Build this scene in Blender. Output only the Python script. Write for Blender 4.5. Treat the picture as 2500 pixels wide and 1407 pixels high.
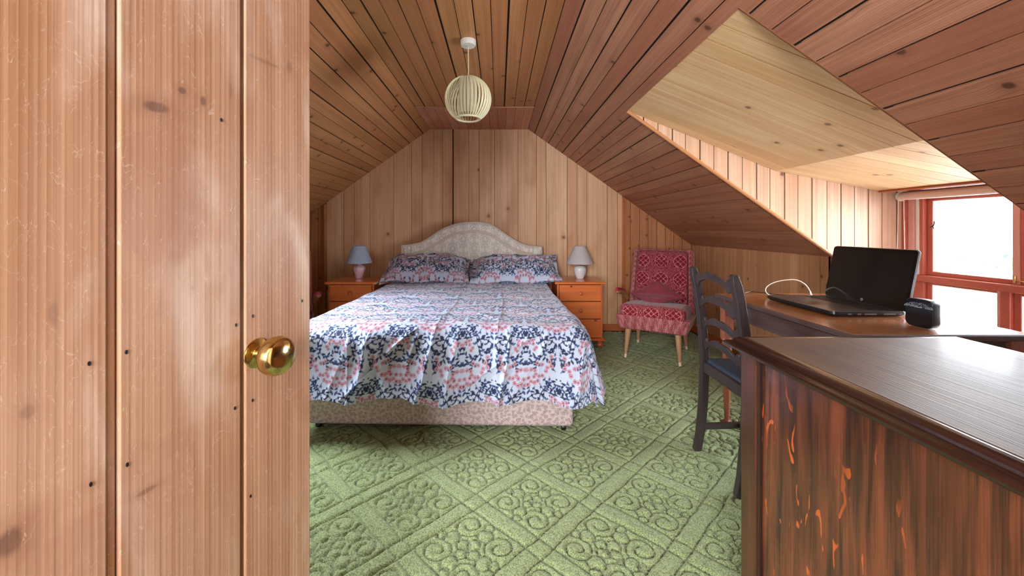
import bpy, bmesh, math, random
import numpy as np
from mathutils import Vector, Matrix
random.seed(7); rng = np.random.default_rng(7)
scene = bpy.context.scene
for o in list(bpy.data.objects): bpy.data.objects.remove(o)
COL = scene.collection
# ------------------------------------------------------------------ camera
EYE = 1.125; FPX = 950.0; VX = 1218.0; VY = 558.0
cam_d = bpy.data.cameras.new('camera'); cam = bpy.data.objects.new('camera', cam_d); COL.objects.link(cam)
cam.location = (0, 0, EYE); cam.rotation_euler = (math.pi/2, 0, 0)
cam_d.sensor_width = 36; cam_d.lens = FPX/2500*36
cam_d.shift_x = (1250-VX)/2500; cam_d.shift_y = -(703.5-VY)/2500
cam_d.clip_start = 0.02
scene.camera = cam
def at(x, y, D): return Vector(((x-VX)/FPX*D, D, EYE-(y-VY)/FPX*D))
# ------------------------------------------------------------------ light
scene.view_settings.view_transform = 'Standard'; scene.view_settings.look = 'None'
scene.view_settings.gamma = 1; scene.view_settings.use_curve_mapping = False
scene.view_settings.exposure = 1.18
w = bpy.data.worlds.new('sky'); scene.world = w; w.use_nodes = True
nt = w.node_tree; bg = nt.nodes['Background']
bg.inputs['Color'].default_value = (0.84, 0.93, 1.0, 1); bg.inputs['Strength'].default_value = 17.0
def area(name, loc, rot, sx, sy, power, color, portal=False):
    d = bpy.data.lights.new(name, 'AREA'); d.shape = 'RECTANGLE'; d.size = sx; d.size_y = sy
    d.energy = power; d.color = color
    if portal: d.cycles.is_portal = True
    o = bpy.data.objects.new(name, d); COL.objects.link(o); o.location = loc; o.rotation_euler = rot
    return o
area('daylight_portal', (2.72, 1.89, 0.90), (0, math.pi/2, 0), 1.05, 1.15, 1, (1, 1, 1), True)
area('landing_fill_light', (-0.72, -2.0, 1.45), (math.radians(88), 0, math.radians(-10)), 0.9, 1.4, 84, (0.94, 0.97, 1.0))  # added fill light behind the camera; no window is built there
area('added_skylight_portal', (-1.80, 2.12, 1.66), (0, math.radians(-35.3), 0), 1.1, 1.1, 1, (1, 1, 1), True)  # guides daylight through the added skylight

# ------------------------------------------------------------------ helpers
def srgb(r, g, b, a=1.0):
    f = lambda c: (c/255/12.92) if c/255 <= 0.04045 else ((c/255+0.055)/1.055)**2.4
    return (f(r), f(g), f(b), a)
class N:
    def __init__(s, name):
        s.m = bpy.data.materials.new(name); s.m.use_nodes = True; s.t = s.m.node_tree
        s.b = s.t.nodes['Principled BSDF']
    def n(s, typ, **kw):
        nd = s.t.nodes.new(typ)
        for k, v in kw.items():
            if k in nd.inputs.keys() and not hasattr(nd, k): nd.inputs[k].default_value = v
            else: setattr(nd, k, v)
        return nd
    def l(s, a, b): s.t.links.new(a, b)
    def math(s, op, a, b=None, c=None):
        nd = s.t.nodes.new('ShaderNodeMath'); nd.operation = op
        for i, v in enumerate((a, b, c)):
            if v is None: continue
            if hasattr(v, 'links'): s.l(v, nd.inputs[i])
            else: nd.inputs[i].default_value = v
        return nd.outputs[0]
    def mix(s, f, a, b, mode='MIX'):
        nd = s.t.nodes.new('ShaderNodeMix'); nd.data_type = 'RGBA'; nd.blend_type = mode
        for i, v in ((0, f), (6, a), (7, b)):
            if hasattr(v, 'links'): s.l(v, nd.inputs[i])
            else: nd.inputs[i].default_value = v
        return nd.outputs[2]
    def ramp(s, f, lo, hi):
        nd = s.t.nodes.new('ShaderNodeMapRange'); nd.inputs[1].default_value = lo; nd.inputs[2].default_value = hi
        nd.interpolation_type = 'SMOOTHSTEP'; s.l(f, nd.inputs[0]); return nd.outputs[0]
    def vec(s, src, sc, loc=(0, 0, 0)):
        nd = s.t.nodes.new('ShaderNodeMapping'); nd.inputs['Scale'].default_value = sc; nd.inputs['Location'].default_value = loc
        s.l(src, nd.inputs[0]); return nd.outputs[0]
    def noise(s, v, scale=1, detail=2, dist=0, rough=.5):
        nd = s.t.nodes.new('ShaderNodeTexNoise'); nd.inputs['Scale'].default_value = scale
        nd.inputs['Detail'].default_value = detail; nd.inputs['Distortion'].default_value = dist
        nd.inputs['Roughness'].default_value = rough; s.l(v, nd.inputs['Vector']); return nd.outputs[0]
    def bump(s, h, strength=.3, dist=.002):
        nd = s.t.nodes.new('ShaderNodeBump'); nd.inputs['Strength'].default_value = strength
        nd.inputs['Distance'].default_value = dist; s.l(h, nd.inputs['Height']); s.l(nd.outputs[0], s.b.inputs['Normal'])
def plain(name, col, rough=.5, metal=0, spec=.5, noise=0, ns=30, coat=0, emit=None, bumpd=0):
    k = N(name); k.b.inputs['Base Color'].default_value = col; k.b.inputs['Roughness'].default_value = rough
    k.b.inputs['Metallic'].default_value = metal; k.b.inputs['Specular IOR Level'].default_value = spec
    k.b.inputs['Coat Weight'].default_value = coat
    co = k.n('ShaderNodeTexCoord').outputs['Object']; nz = k.noise(co, ns, 4)
    if noise:
        d = tuple(c*(1-noise) for c in col[:3])+(1,); u = tuple(min(1, c*(1+noise)) for c in col[:3])+(1,)
        k.l(k.mix(nz, d, u), k.b.inputs['Base Color'])
    if bumpd: k.bump(nz, .5, bumpd)
    return k.m
def wood(name, light, dark, period=.006, ring=.45, fibre=.35, tint=.25, knot=.5, knotd=5.0, rough=.5, spec=.4,
         coat=0, bump=.4, tintcol=None, cath=.10, knotcol=None, wavy=6.0, blot=None, blots=3.0, blota=.4, spots=(), scuff=0):
    k = N(name); uv = k.n('ShaderNodeUVMap', uv_map='UVMap').outputs[0]
    at_ = k.n('ShaderNodeAttribute', attribute_name='tint').outputs['Color']
    sep = k.n('ShaderNodeSeparateColor'); k.l(at_, sep.inputs[0])
    # warp round knots
    vor = k.n('ShaderNodeTexVoronoi'); vor.voronoi_dimensions = '2D'; vor.inputs['Scale'].default_value = knotd
    k.l(uv, vor.inputs['Vector'])
    csep = k.n('ShaderNodeSeparateColor'); k.l(vor.outputs['Color'], csep.inputs[0])
    has = k.math('LESS_THAN', csep.outputs[0], knot)
    near = k.math('MULTIPLY', k.math('SUBTRACT', 1.0, k.ramp(vor.outputs['Distance'], .0, .28)), has)
    base = k.vec(uv, (cath, 1, 1))
    warp = k.n('ShaderNodeCombineXYZ'); k.l(k.math('MULTIPLY', near, .012), warp.inputs[1])
    add = k.n('ShaderNodeVectorMath', operation='ADD'); k.l(base, add.inputs[0]); k.l(warp.outputs[0], add.inputs[1])
    wv = k.n('ShaderNodeTexWave'); wv.bands_direction = 'Y'; wv.wave_profile = 'SAW'
    wv.inputs['Scale'].default_value = .314/period; wv.inputs['Distortion'].default_value = wavy
    wv.inputs['Detail'].default_value = 1.5; wv.inputs['Detail Scale'].default_value = .12
    k.l(add.outputs[0], wv.inputs['Vector'])
    fib = k.noise(k.vec(uv, (4, 420, 1)), 1, 3)
    mid = k.noise(k.vec(uv, (1.3, 22, 1)), 1, 3, .4)
    big = k.noise(k.vec(uv, (.9, 3, 1), (3, 1, 0)), 1, 3)
    gr = k.ramp(k.noise(k.vec(add.outputs[0], (2.0, .75/period, 1)), 1, 2, .3), .36, .66)
    f = k.math('ADD', k.math('MULTIPLY', k.math('POWER', wv.outputs['Fac'], 1.6), ring), k.math('MULTIPLY', fib, fibre*.8))
    f = k.math('ADD', f, k.math('MULTIPLY', k.math('SUBTRACT', gr, .5), ring*.7))
    f = k.math('ADD', f, k.math('MULTIPLY', k.math('SUBTRACT', mid, .42), 1.1))
    fc = k.n('ShaderNodeClamp'); k.l(f, fc.inputs[0]); f = fc.outputs[0]
    c = k.mix(f, light, dark)
    tc = tintcol or dark
    c = k.mix(k.math('MULTIPLY', sep.outputs[0], tint), c, tc)
    c = k.mix(k.math('MULTIPLY', k.ramp(big, .35, .75), .22), c, dark)
    if blot:
        bn = k.noise(k.vec(uv, (blots*.5, blots, 1), (7, 3, 0)), 1, 4)
        c = k.mix(k.math('MULTIPLY', k.ramp(bn, .48, .7), blota), c, blot)
    kn = k.noise(uv, 90, 2)
    dk = k.math('ADD', vor.outputs['Distance'], k.math('MULTIPLY', kn, .03))
    core = k.math('MULTIPLY', k.math('SUBTRACT', 1.0, k.ramp(dk, .045, .085)), has)
    halo = k.math('MULTIPLY', k.math('SUBTRACT', 1.0, k.ramp(dk, .05, .2)), k.math('MULTIPLY', has, .5))
    kc = knotcol or tuple(x*.35 for x in dark[:3])+(1,)
    c = k.mix(halo, c, dark); c = k.mix(k.math('MULTIPLY', core, .85), c, kc)
    if spots or scuff:
        ob = k.n('ShaderNodeTexCoord').outputs['Object']
        wob = k.noise(ob, 60, 2)
    for sx_, sz_, rx_, rz_, am_ in spots:
        mp_ = k.n('ShaderNodeMapping'); mp_.vector_type = 'TEXTURE'; mp_.inputs['Location'].default_value = (sx_, 0, sz_); mp_.inputs['Scale'].default_value = (rx_, 1, rz_); k.l(ob, mp_.inputs[0])
        ln = k.n('ShaderNodeVectorMath', operation='LENGTH'); cz_ = k.n('ShaderNodeVectorMath', operation='MULTIPLY'); cz_.inputs[1].default_value = (1, 0, 1); k.l(mp_.outputs[0], cz_.inputs[0]); k.l(cz_.outputs[0], ln.inputs[0])
        dd_ = k.math('ADD', ln.outputs['Value'], k.math('MULTIPLY', k.math('SUBTRACT', wob, .5), .8))
        c = k.mix(k.math('MULTIPLY', k.math('SUBTRACT', 1.0, k.ramp(dd_, .6, 3.2)), am_*.45), c, dark)
        c = k.mix(k.math('MULTIPLY', k.math('SUBTRACT', 1.0, k.ramp(dd_, .5, 1.1)), am_), c, kc)
    if scuff:
        n1_ = k.noise(k.vec(ob, (9, 9, 2.2), (1, 4, 2)), 1, 4, .6); c = k.mix(k.math('MULTIPLY', k.ramp(n1_, .5, .72), scuff), c, srgb(222, 200, 188))
        n2_ = k.noise(k.vec(ob, (5, 5, 3), (8, 4, 2)), 1, 5, 1.5); c = k.mix(k.math('MULTIPLY', k.ramp(n2_, .56, .7), scuff*.55), c, srgb(150, 96, 74))
        n3_ = k.noise(k.vec(ob, (30, 30, 10), (2, 1, 7)), 1, 3, 2.5); c = k.mix(k.math('MULTIPLY', k.ramp(k.math('ABSOLUTE', k.math('SUBTRACT', n3_, .5)), .006, .0), scuff*.5), c, srgb(236, 214, 196))
        n4_ = k.noise(k.vec(ob, (70, 70, 34), (5, 6, 7)), 1, 2); c = k.mix(k.math('MULTIPLY', k.ramp(n4_, .74, .80), .8), c, srgb(84, 54, 44))
    k.l(c, k.b.inputs['Base Color'])
    k.b.inputs['Roughness'].default_value = rough; k.b.inputs['Specular IOR Level'].default_value = spec
    k.b.inputs['Coat Weight'].default_value = coat; k.b.inputs['Coat Roughness'].default_value = .12
    if bump: k.bump(k.math('ADD', f, core), bump, .0012)
    return k.m

class MB:
    """collects faces into one mesh; uv follows the grain axis"""
    def __init__(s): s.v = []; s.f = []; s.uv = []; s.t = []; s.o = (0, 0); s.tint = 0.5; s.grain = Vector((0, 0, 1)); s.mi = 0; s.mids = []
    def new(s, grain=None, seed=None, tint=None, mi=None):
        r = random.Random(seed) if seed is not None else random
        s.o = (r.uniform(0, 20), r.uniform(0, 20)); s.tint = r.random() if tint is None else tint
        if grain is not None: s.grain = Vector(grain).normalized()
        if mi is not None: s.mi = mi
        return s
    def face(s, pts, uv=None):
        b = len(s.v); pts = [Vector(p) for p in pts]; s.v += pts; s.f.append(tuple(range(b, b+len(pts))))
        if uv is None:
            n = Vector((0, 0, 0))
            for i in range(len(pts)):
                a, c = pts[i], pts[(i+1) % len(pts)]
                n += Vector(((a.y-c.y)*(a.z+c.z), (a.z-c.z)*(a.x+c.x), (a.x-c.x)*(a.y+c.y)))
            if n.length < 1e-12: n = Vector((0, 0, 1))
            n.normalize(); g = s.grain - n*s.grain.dot(n)
            if g.length < .3:
                g = Vector((1, 0, 0)) if abs(n.x) < .8 else Vector((0, 1, 0)); g = g-n*g.dot(n)
            g.normalize(); h = n.cross(g)
            uv = [(p.dot(g)+s.o[0], p.dot(h)+s.o[1]) for p in pts]
        s.uv += list(uv); s.t += [s.tint]*len(pts); s.mids.append(s.mi)
    def box(s, a, b, M=None, grain=None, seed=None, tint=None):
        if grain is not None or seed is not None: s.new(grain, seed, tint)
        P = [Vector((x, y, z)) for x in (a[0], b[0]) for y in (a[1], b[1]) for z in (a[2], b[2])]
        if M is not None: P = [M @ p for p in P]
        for q in ((0, 1, 3, 2), (4, 6, 7, 5), (0, 4, 5, 1), (2, 3, 7, 6), (0, 2, 6, 4), (1, 5, 7, 3)): s.face([P[i] for i in q])
        return s
    def prism(s, poly, fn, t0, t1):
        """poly 2d list; fn(a,b,t)->point"""
        A = [fn(a, b, t0) for a, b in poly]; B = [fn(a, b, t1) for a, b in poly]
        s.face(A[::-1]); s.face(B)
        for i in range(len(poly)):
            j = (i+1) % len(poly); s.face([A[i], A[j], B[j], B[i]])
        return s
    def loft(s, rings, close=True, cap=True):
        n = len(rings[0])
        for a, b in zip(rings[:-1], rings[1:]):
            for i in range(n if close else n-1):
                j = (i+1) % n; s.face([a[i], a[j], b[j], b[i]])
        if cap: s.face(list(rings[0])[::-1]); s.face(list(rings[-1]))
        return s
    def lathe(s, prof, c=(0, 0, 0), n=24, M=None, sx=1, sy=1, cap=True):
        c = Vector(c); rings = []
        for r, z in prof:
            rg = [c+Vector((r*math.cos(2*math.pi*i/n)*sx, r*math.sin(2*math.pi*i/n)*sy, z)) for i in range(n)]
            if M is not None: rg = [M @ p for p in rg]
            rings.append(rg)
        return s.loft(rings, cap=cap)
    def tube(s, pts, r, n=8, cap=True, smooth=0):
        pts = [Vector(p) for p in pts]
        if smooth: pts = catmull(pts, smooth)
        rings = []; up = Vector((0.13, .21, 1)).normalized()
        for i, p in enumerate(pts):
            t = (pts[min(i+1, len(pts)-1)]-pts[max(i-1, 0)]).normalized()
            a = t.cross(up)
            if a.length < .1: a = t.cross(Vector((1, 0, 0)))
            a.normalize(); b = t.cross(a); rr = r(i/(len(pts)-1)) if callable(r) else r
            rings.append([p+a*math.cos(2*math.pi*k/n)*rr+b*math.sin(2*math.pi*k/n)*rr for k in range(n)])
        return s.loft(rings, cap=cap)
    def build(s, name, mat, parent=None, smooth=None, bevel=0, bseg=2, weld=True):
        me = bpy.data.meshes.new(name); me.from_pydata([tuple(p) for p in s.v], [], s.f)
        u = me.uv_layers.new(name='UVMap'); u.data.foreach_set('uv', np.array(s.uv, dtype=np.float32).ravel())
        tc = me.color_attributes.new('tint', 'FLOAT_COLOR', 'CORNER')
        c = np.ones((len(s.t), 4), dtype=np.float32); c[:, 0] = s.t; tc.data.foreach_set('color', c.ravel())
        mats = mat if isinstance(mat, (list, tuple)) else [mat]
        for m in mats: me.materials.append(m)
        if len(mats) > 1: me.polygons.foreach_set('material_index', s.mids)
        if weld:
            bm = bmesh.new(); bm.from_mesh(me); bmesh.ops.remove_doubles(bm, verts=bm.verts, dist=1e-5)
            bmesh.ops.recalc_face_normals(bm, faces=bm.faces); bm.to_mesh(me); bm.free()
        if smooth is not None:
            me.polygons.foreach_set('use_smooth', [True]*len(me.polygons)); me.set_sharp_from_angle(angle=math.radians(smooth))
        o = bpy.data.objects.new(name, me); COL.objects.link(o)
        if parent: o.parent = parent
        if bevel:
            b = o.modifiers.new('bevel', 'BEVEL'); b.width = bevel; b.segments = bseg; b.limit_method = 'ANGLE'; b.angle_limit = math.radians(40)
            b.harden_normals = False
        return o
def catmull(P, k):
    P = [P[0]*2-P[1]]+list(P)+[P[-1]*2-P[-2]]; out = []
    for i in range(1, len(P)-2):
        for j in range(k):
            t = j/k; a, b, c, d = P[i-1:i+3]
            out.append(.5*((2*b)+(c-a)*t+(2*a-5*b+4*c-d)*t*t+(3*b-a-3*c+d)*t**3))
    out.append(P[-2]); return out
def empty(name, loc, label, cat, rz=0, group=None):
    o = bpy.data.objects.new(name, None); COL.objects.link(o); o.location = loc; o.rotation_euler = (0, 0, rz)
    o.empty_display_size = .1; o['label'] = label; o['category'] = cat
    if group: o['group'] = group
    return o
def tag(o, label, cat, group=None):
    o['label'] = label; o['category'] = cat
    if group: o['group'] = group
    return o
def struct(o, label=None):
    o['kind'] = 'structure'
    if label: o['label'] = label
    return o
def npmesh(name, V, F, mat, parent=None, col=None, uv=None, smooth=True):
    me = bpy.data.meshes.new(name); V = np.asarray(V, dtype=np.float32); F = np.asarray(F, dtype=np.int32)
    me.vertices.add(len(V)); me.vertices.foreach_set('co', V.ravel())
    me.loops.add(F.size); me.loops.foreach_set('vertex_index', F.ravel())
    me.polygons.add(len(F)); me.polygons.foreach_set('loop_start', np.arange(0, F.size, F.shape[1], dtype=np.int32))
    if smooth: me.polygons.foreach_set('use_smooth', np.ones(len(F), dtype=bool))
    me.update(calc_edges=True)
    if uv is not None:
        u = me.uv_layers.new(name='UVMap'); u.data.foreach_set('uv', np.asarray(uv, dtype=np.float32)[F.ravel()].ravel())
    if col is not None:
        a = me.color_attributes.new('Col', 'FLOAT_COLOR', 'POINT'); c = np.ones((len(V), 4), dtype=np.float32); c[:, :3] = col
        a.data.foreach_set('color', c.ravel())
    me.materials.append(mat); me.validate()
    o = bpy.data.objects.new(name, me); COL.objects.link(o)
    if parent: o.parent = parent
    return o
def gridfaces(nu, nv, off=0, flip=False):
    i, j = np.meshgrid(np.arange(nu-1), np.arange(nv-1), indexing='ij'); a = (i*nv+j).ravel()+off
    F = np.stack([a, a+nv, a+nv+1, a+1], 1)
    return F[:, ::-1] if flip else F
def lin(c):
    c = np.asarray(c, dtype=np.float64)/255; return np.where(c <= .04045, c/12.92, ((c+.055)/1.055)**2.4)
def vnoise(x, y, seed=0, per=None):
    r = np.random.default_rng(seed); G = r.random((256, 256)); xi = np.floor(x).astype(int); yi = np.floor(y).astype(int)
    fx = x-xi; fy = y-yi; fx = fx*fx*(3-2*fx); fy = fy*fy*(3-2*fy)
    g = lambda a, b: G[a & 255, b & 255]
    return (g(xi, yi)*(1-fx)+g(xi+1, yi)*fx)*(1-fy)+(g(xi, yi+1)*(1-fx)+g(xi+1, yi+1)*fx)*fy
def fbm(x, y, seed=0, o=3):
    s = 0; a = .5
    for k in range(o): s = s+a*vnoise(x*2**k+k*17, y*2**k+k*31, seed+k); a *= .5
    return s
def ridge(x, y, seed=0):
    return 1-np.abs(2*vnoise(x, y, seed)-1)
def vcmat(name, rough=.8, sheen=.2, bumpsc=900, bumpd=.0004, spec=.2, alt=None):
    k = N(name); a = k.n('ShaderNodeAttribute', attribute_name='Col').outputs['Color']
    k.l(a, k.b.inputs['Base Color']); k.b.inputs['Roughness'].default_value = rough
    k.b.inputs['Sheen Weight'].default_value = sheen; k.b.inputs['Specular IOR Level'].default_value = spec
    co = k.n('ShaderNodeTexCoord').outputs['Object']; k.bump(k.noise(co, bumpsc, 2), .5, bumpd)
    return k.m

# ------------------------------------------------------------------ materials
M = {}
d0 = .756; phi = math.radians(70)
def doorpt(x, y):
    u = (x-VX)/FPX; tq = d0*(-u-.485)/(math.cos(phi)+math.sin(phi)*-u); D = d0-math.sin(phi)*tq
    return tq, EYE-(y-VY)/FPX*D
DOORSPOTS = []
for x, y, rx, rz, am in ((382, 262, .018, .008, .9), (445, 222, .006, .006, .8), (496, 247, .005, .008, .8), (20, 1325, .012, .016, .8), (131, 768, .005, .016, .3), (66, 1006, .007, .009, .35), (470, 704, .003, .004, .7), (562, 222, .004, .014, .3), (356, 1200, .014, .004, .6), (707, 165, .007, .012, .4), (645, 150, .03, .004, .35)):
    a_, z_ = doorpt(x, y); DOORSPOTS.append((a_, z_, rx, rz, am))
M['ceil'] = wood('stained_pine_ceiling', srgb(212, 156, 126), srgb(144, 94, 72), period=.007, tint=.6, knot=.42, knotd=4.2, rough=.5, tintcol=srgb(158, 92, 66), blot=srgb(140, 78, 62), blota=.35)
M['ceilL'] = wood('golden_stained_pine_ceiling', srgb(216, 156, 104), srgb(150, 94, 56), period=.007, tint=.6, knot=.42, knotd=4.2, rough=.5, tintcol=srgb(172, 108, 70), blot=srgb(168, 122, 66), blota=.4)
M['pale'] = wood('pale_pine_dormer', srgb(246, 218, 172), srgb(206, 158, 108), period=.008, tint=.35, knot=.35, knotd=4, rough=.5, tintcol=srgb(205, 150, 100), blot=srgb(214, 150, 112), blota=.3, knotcol=srgb(120, 90, 70))
M['cheek'] = wood('pink_pine_cheek', srgb(222, 188, 160), srgb(176, 132, 104), period=.009, tint=.35, knot=.4, knotd=4, rough=.5, tintcol=srgb(196, 144, 104), knotcol=srgb(100, 60, 40))
M['oak'] = wood('oak_effect_panel', srgb(244, 206, 168), srgb(190, 138, 98), period=.009, tint=.5, knot=.14, knotd=3, ring=.36, fibre=.45, rough=.45, tintcol=srgb(204, 148, 104), cath=.14, wavy=9, blot=srgb(168, 108, 62), blota=.45, knotcol=srgb(140, 84, 44))
M['knotty'] = wood('knotty_pine_boards', srgb(204, 142, 96), srgb(150, 92, 56), period=.007, tint=.5, knot=.7, knotd=5.5, rough=.4, tintcol=srgb(150, 90, 55))
M['knee'] = wood('knee_wall_pine', srgb(212, 160, 118), srgb(160, 110, 74), period=.007, tint=.5, knot=.5, knotd=5, rough=.5, tintcol=srgb(160, 106, 72))
M['door'] = wood('worn_pine_door', srgb(188, 148, 120), srgb(146, 102, 76), period=.0068, ring=.52, fibre=.35, tint=.3, scuff=.6, spots=DOORSPOTS, knot=.16, knotd=3.3, rough=.42, tintcol=srgb(206, 146, 98), cath=.06, wavy=7, blot=srgb(206, 172, 150), blota=.4, knotcol=srgb(110, 78, 66))
M['trim'] = wood('honey_pine_trim', srgb(206, 146, 98), srgb(160, 98, 60), knot=0, rough=.4)
M['post'] = wood('orange_pine_post', srgb(200, 112, 58), srgb(150, 74, 34), knot=0, rough=.35)
M['night'] = wood('varnished_orange_pine', srgb(226, 128, 68), srgb(186, 84, 36), period=.009, knot=.4, knotd=5.5, tint=.3, rough=.3, spec=.5, coat=.5, bump=.15, tintcol=srgb(214, 108, 50), knotcol=srgb(90, 40, 20))
M['darkoak'] = wood('dark_stained_oak', srgb(72, 58, 60), srgb(36, 25, 27), period=.004, knot=0, rough=.38, spec=.5, coat=.25, tint=.3)
M['deskside'] = wood('faded_dark_oak_apron', srgb(112, 88, 84), srgb(66, 46, 46), period=.004, knot=0, rough=.45)
M['desktop'] = wood('honey_brown_desk_top', srgb(190, 126, 74), srgb(128, 76, 44), period=.005, knot=0, rough=.22, spec=.6, coat=.4, bump=.35)
M['deskleg'] = wood('reddish_desk_leg', srgb(176, 104, 80), srgb(130, 66, 50), knot=0, rough=.4)
M['mould'] = wood('dark_moulded_edge', srgb(64, 36, 28), srgb(28, 16, 15), knot=0, rough=.25, coat=.4)
M['red'] = plain('red_painted_frame', srgb(186, 100, 84), .4, noise=.15, ns=14)
M['redl'] = plain('glare_paled_red_frame', srgb(220, 164, 156), .45, noise=.12, ns=14)  # both frame reds are paled; window glare is painted into the colour
M['white'] = plain('white_paint', srgb(235, 232, 226), .45, noise=.04)
M['brass'] = plain('polished_brass', srgb(212, 188, 128), .14, metal=1, noise=.06)
M['black'] = plain('black_plastic', srgb(22, 22, 24), .4, noise=.1)
M['cord'] = plain('cream_cord', srgb(226, 214, 176), .5, noise=.04)
M['back'] = plain('dark_gap', srgb(26, 15, 10), .9, noise=.2)
M['plaster'] = plain('landing_plaster', srgb(200, 190, 175), .8, noise=.05)
# ------------------------------------------------------------------ room shell
YB = 4.28; YF = -0.12; KR = 2.12; ZK = 0.944; KL = -2.554; FLX0 = -0.754; FLX1 = 0.317; ZF = EYE+1.095
D0, D1 = 1.318, 2.465; WX = 2.588
def clip(poly, v0, v1):
    def half(P, s, c):
        out = []
        for i in range(len(P)):
            a, b = P[i], P[(i+1) % len(P)]; da, db = s*(a[1]-c), s*(b[1]-c)
            if da >= 0: out.append(a)
            if da*db < 0:
                t = da/(da-db); out.append((a[0]+(b[0]-a[0])*t, a[1]+(b[1]-a[1])*t))
        return out
    P = half(poly, 1, v0)
    return half(P, -1, v1) if len(P) > 2 else P
def planks(mb, O, U, V, Nn, polys, edges, gaps=(.0035,), depth=.007, back=.03, seed=0, backmi=None, grain=None, tintf=None, wide={}):
    """boards running along U, stacked along V; Nn points into the room"""
    O, U, V, Nn = Vector(O), Vector(U), Vector(V), Vector(Nn)
    for poly in polys:
        for i in range(len(edges)-1):
            g = wide.get(i, gaps[i % len(gaps)]); g2 = wide.get(i+1, gaps[(i+1) % len(gaps)])
            P = clip(poly, edges[i]+g/2, edges[i+1]-g2/2)
            if len(P) < 3: continue
            Q = [];
            for p in P:
                if not Q or (abs(p[0]-Q[-1][0])+abs(p[1]-Q[-1][1])) > 1e-5: Q.append(p)
            if len(Q) < 3: continue
            mb.new(U, seed*1000+i, mi=0)
            if tintf: mb.tint = tintf(i)
            mb.prism(Q, lambda a, b, t: O+U*a+V*b+Nn*t, -depth, 0)
        mb.new(U, 5, mi=1)
        mb.prism(poly, lambda a, b, t: O+U*a+V*b+Nn*t, -depth-back, -depth)
    return mb
def steps(a, b, w, jit=0, seed=0):
    r = random.Random(seed); n = max(1, round((b-a)/w)); e = [a+(b-a)*i/n for i in range(n+1)]
    return [e[0]]+[x+r.uniform(-jit, jit) for x in e[1:-1]]+[e[-1]]
def px2(x, D=YB): return (x-VX)/FPX*D
# back wall, three fields of board
xl, xr = px2(797), px2(1519)
def topz(x):
    if x < FLX0: return ZF-(FLX0-x)*.709
    if x > FLX1: return ZF-(x-FLX1)*.709
    return ZF
mb = MB()
ed = [px2(v) for v in (797, 839.7, 864.4, 903.4, 961, 1004.8, 1030.8, 1081, 1106, 1144.7, 1170, 1207.6, 1264.8, 1309.6, 1333.2, 1384.6, 1408.8, 1432.4, 1482.5, 1507.5, 1519)]
planks(mb, (0, YB, 0), (0, 0, 1), (1, 0, 0), (0, -1, 0), [[(0, xl), (0, xr), (topz(xr), xr), (ZF, FLX1), (ZF, FLX0), (topz(xl), xl)]], ed, gaps=(.004,), depth=.005, seed=1, wide={8: .013})
ob = mb.build('wall_back', [M['oak'], M['back']]); struct(ob)
mb = MB()
for a, b, s in ((KL, xl, 2), (xr, KR, 3)):
    planks(mb, (0, YB+.004, 0), (0, 0, 1), (1, 0, 0), (0, -1, 0), [[(0, a), (0, b), (topz(b), b), (topz(a), a)]], steps(a, b, .092, .006, s), gaps=(.005,), seed=s)
struct(mb.build('wall_back', [M['knotty'], M['back']]))
for x, m, wd in ((xl-.012, 'trim', .022), (xr+.012, 'post', .03)):
    mb = MB().new((0, 0, 1)); mb.box((x-wd/2, YB-.022, 0), (x+wd/2, YB+.002, topz(x)-.012)); struct(mb.build('trim_1', M[m], bevel=.004))
# knee walls
mb = MB()
zi = ZK
for y0, y1, s in ((YF, D0-.01, 4), (D1+.01, YB, 5)):
    planks(mb, (KR, 0, 0), (0, 0, 1), (0, 1, 0), (-1, 0, 0), [[(0, y0), (zi, y0), (zi, y1), (0, y1)]], steps(y0, y1, .09, .006, s), gaps=(.004,), seed=s)
struct(mb.build('wall_right', [M['knee'], M['back']]))
mb = MB(); planks(mb, (KL, 0, 0), (0, 0, 1), (0, 1, 0), (1, 0, 0), [[(0, YF), (zi, YF), (zi, YB), (0, YB)]], steps(YF, YB, .09, .006, 6), gaps=(.004,), seed=6)
struct(mb.build('wall_left', [M['knotty'], M['back']]))
# flat ceiling
mb = MB(); YS = 3.50
e = [FLX0+(FLX1-FLX0)*i/12 for i in range(13)]
planks(mb, (0, 0, ZF), (0, 1, 0), (1, 0, 0), (0, 0, -1), [[(YF, FLX0), (YF, FLX1), (YS, FLX1), (YS, FLX0)]], e, gaps=(.004, .011, .004, .006), seed=7)
struct(mb.build('ceiling', [M['ceilL'], M['back']]))
mb = MB()
planks(mb, (0, 0, ZF-.006), (0, 1, 0), (1, 0, 0), (0, 0, -1), [[(YS, FLX0), (YS, FLX1), (YB, FLX1), (YB, FLX0)]], [FLX0+(FLX1-FLX0)*i/13 for i in range(14)], gaps=(.003,), seed=8)
struct(mb.build('ceiling', [wood('reddish_pine_panel', srgb(228, 160, 128), srgb(180, 112, 84), knot=.2, tint=.5, tintcol=srgb(168, 98, 74), rough=.45, blot=srgb(214, 180, 156), blota=.35), M['back']]))
mb = MB().new((1, 0, 0)); mb.box((FLX0, YS-.008, ZF-.012), (FLX1, YS+.008, ZF)); struct(mb.build('trim_2', M['ceil'], bevel=.003))
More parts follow.
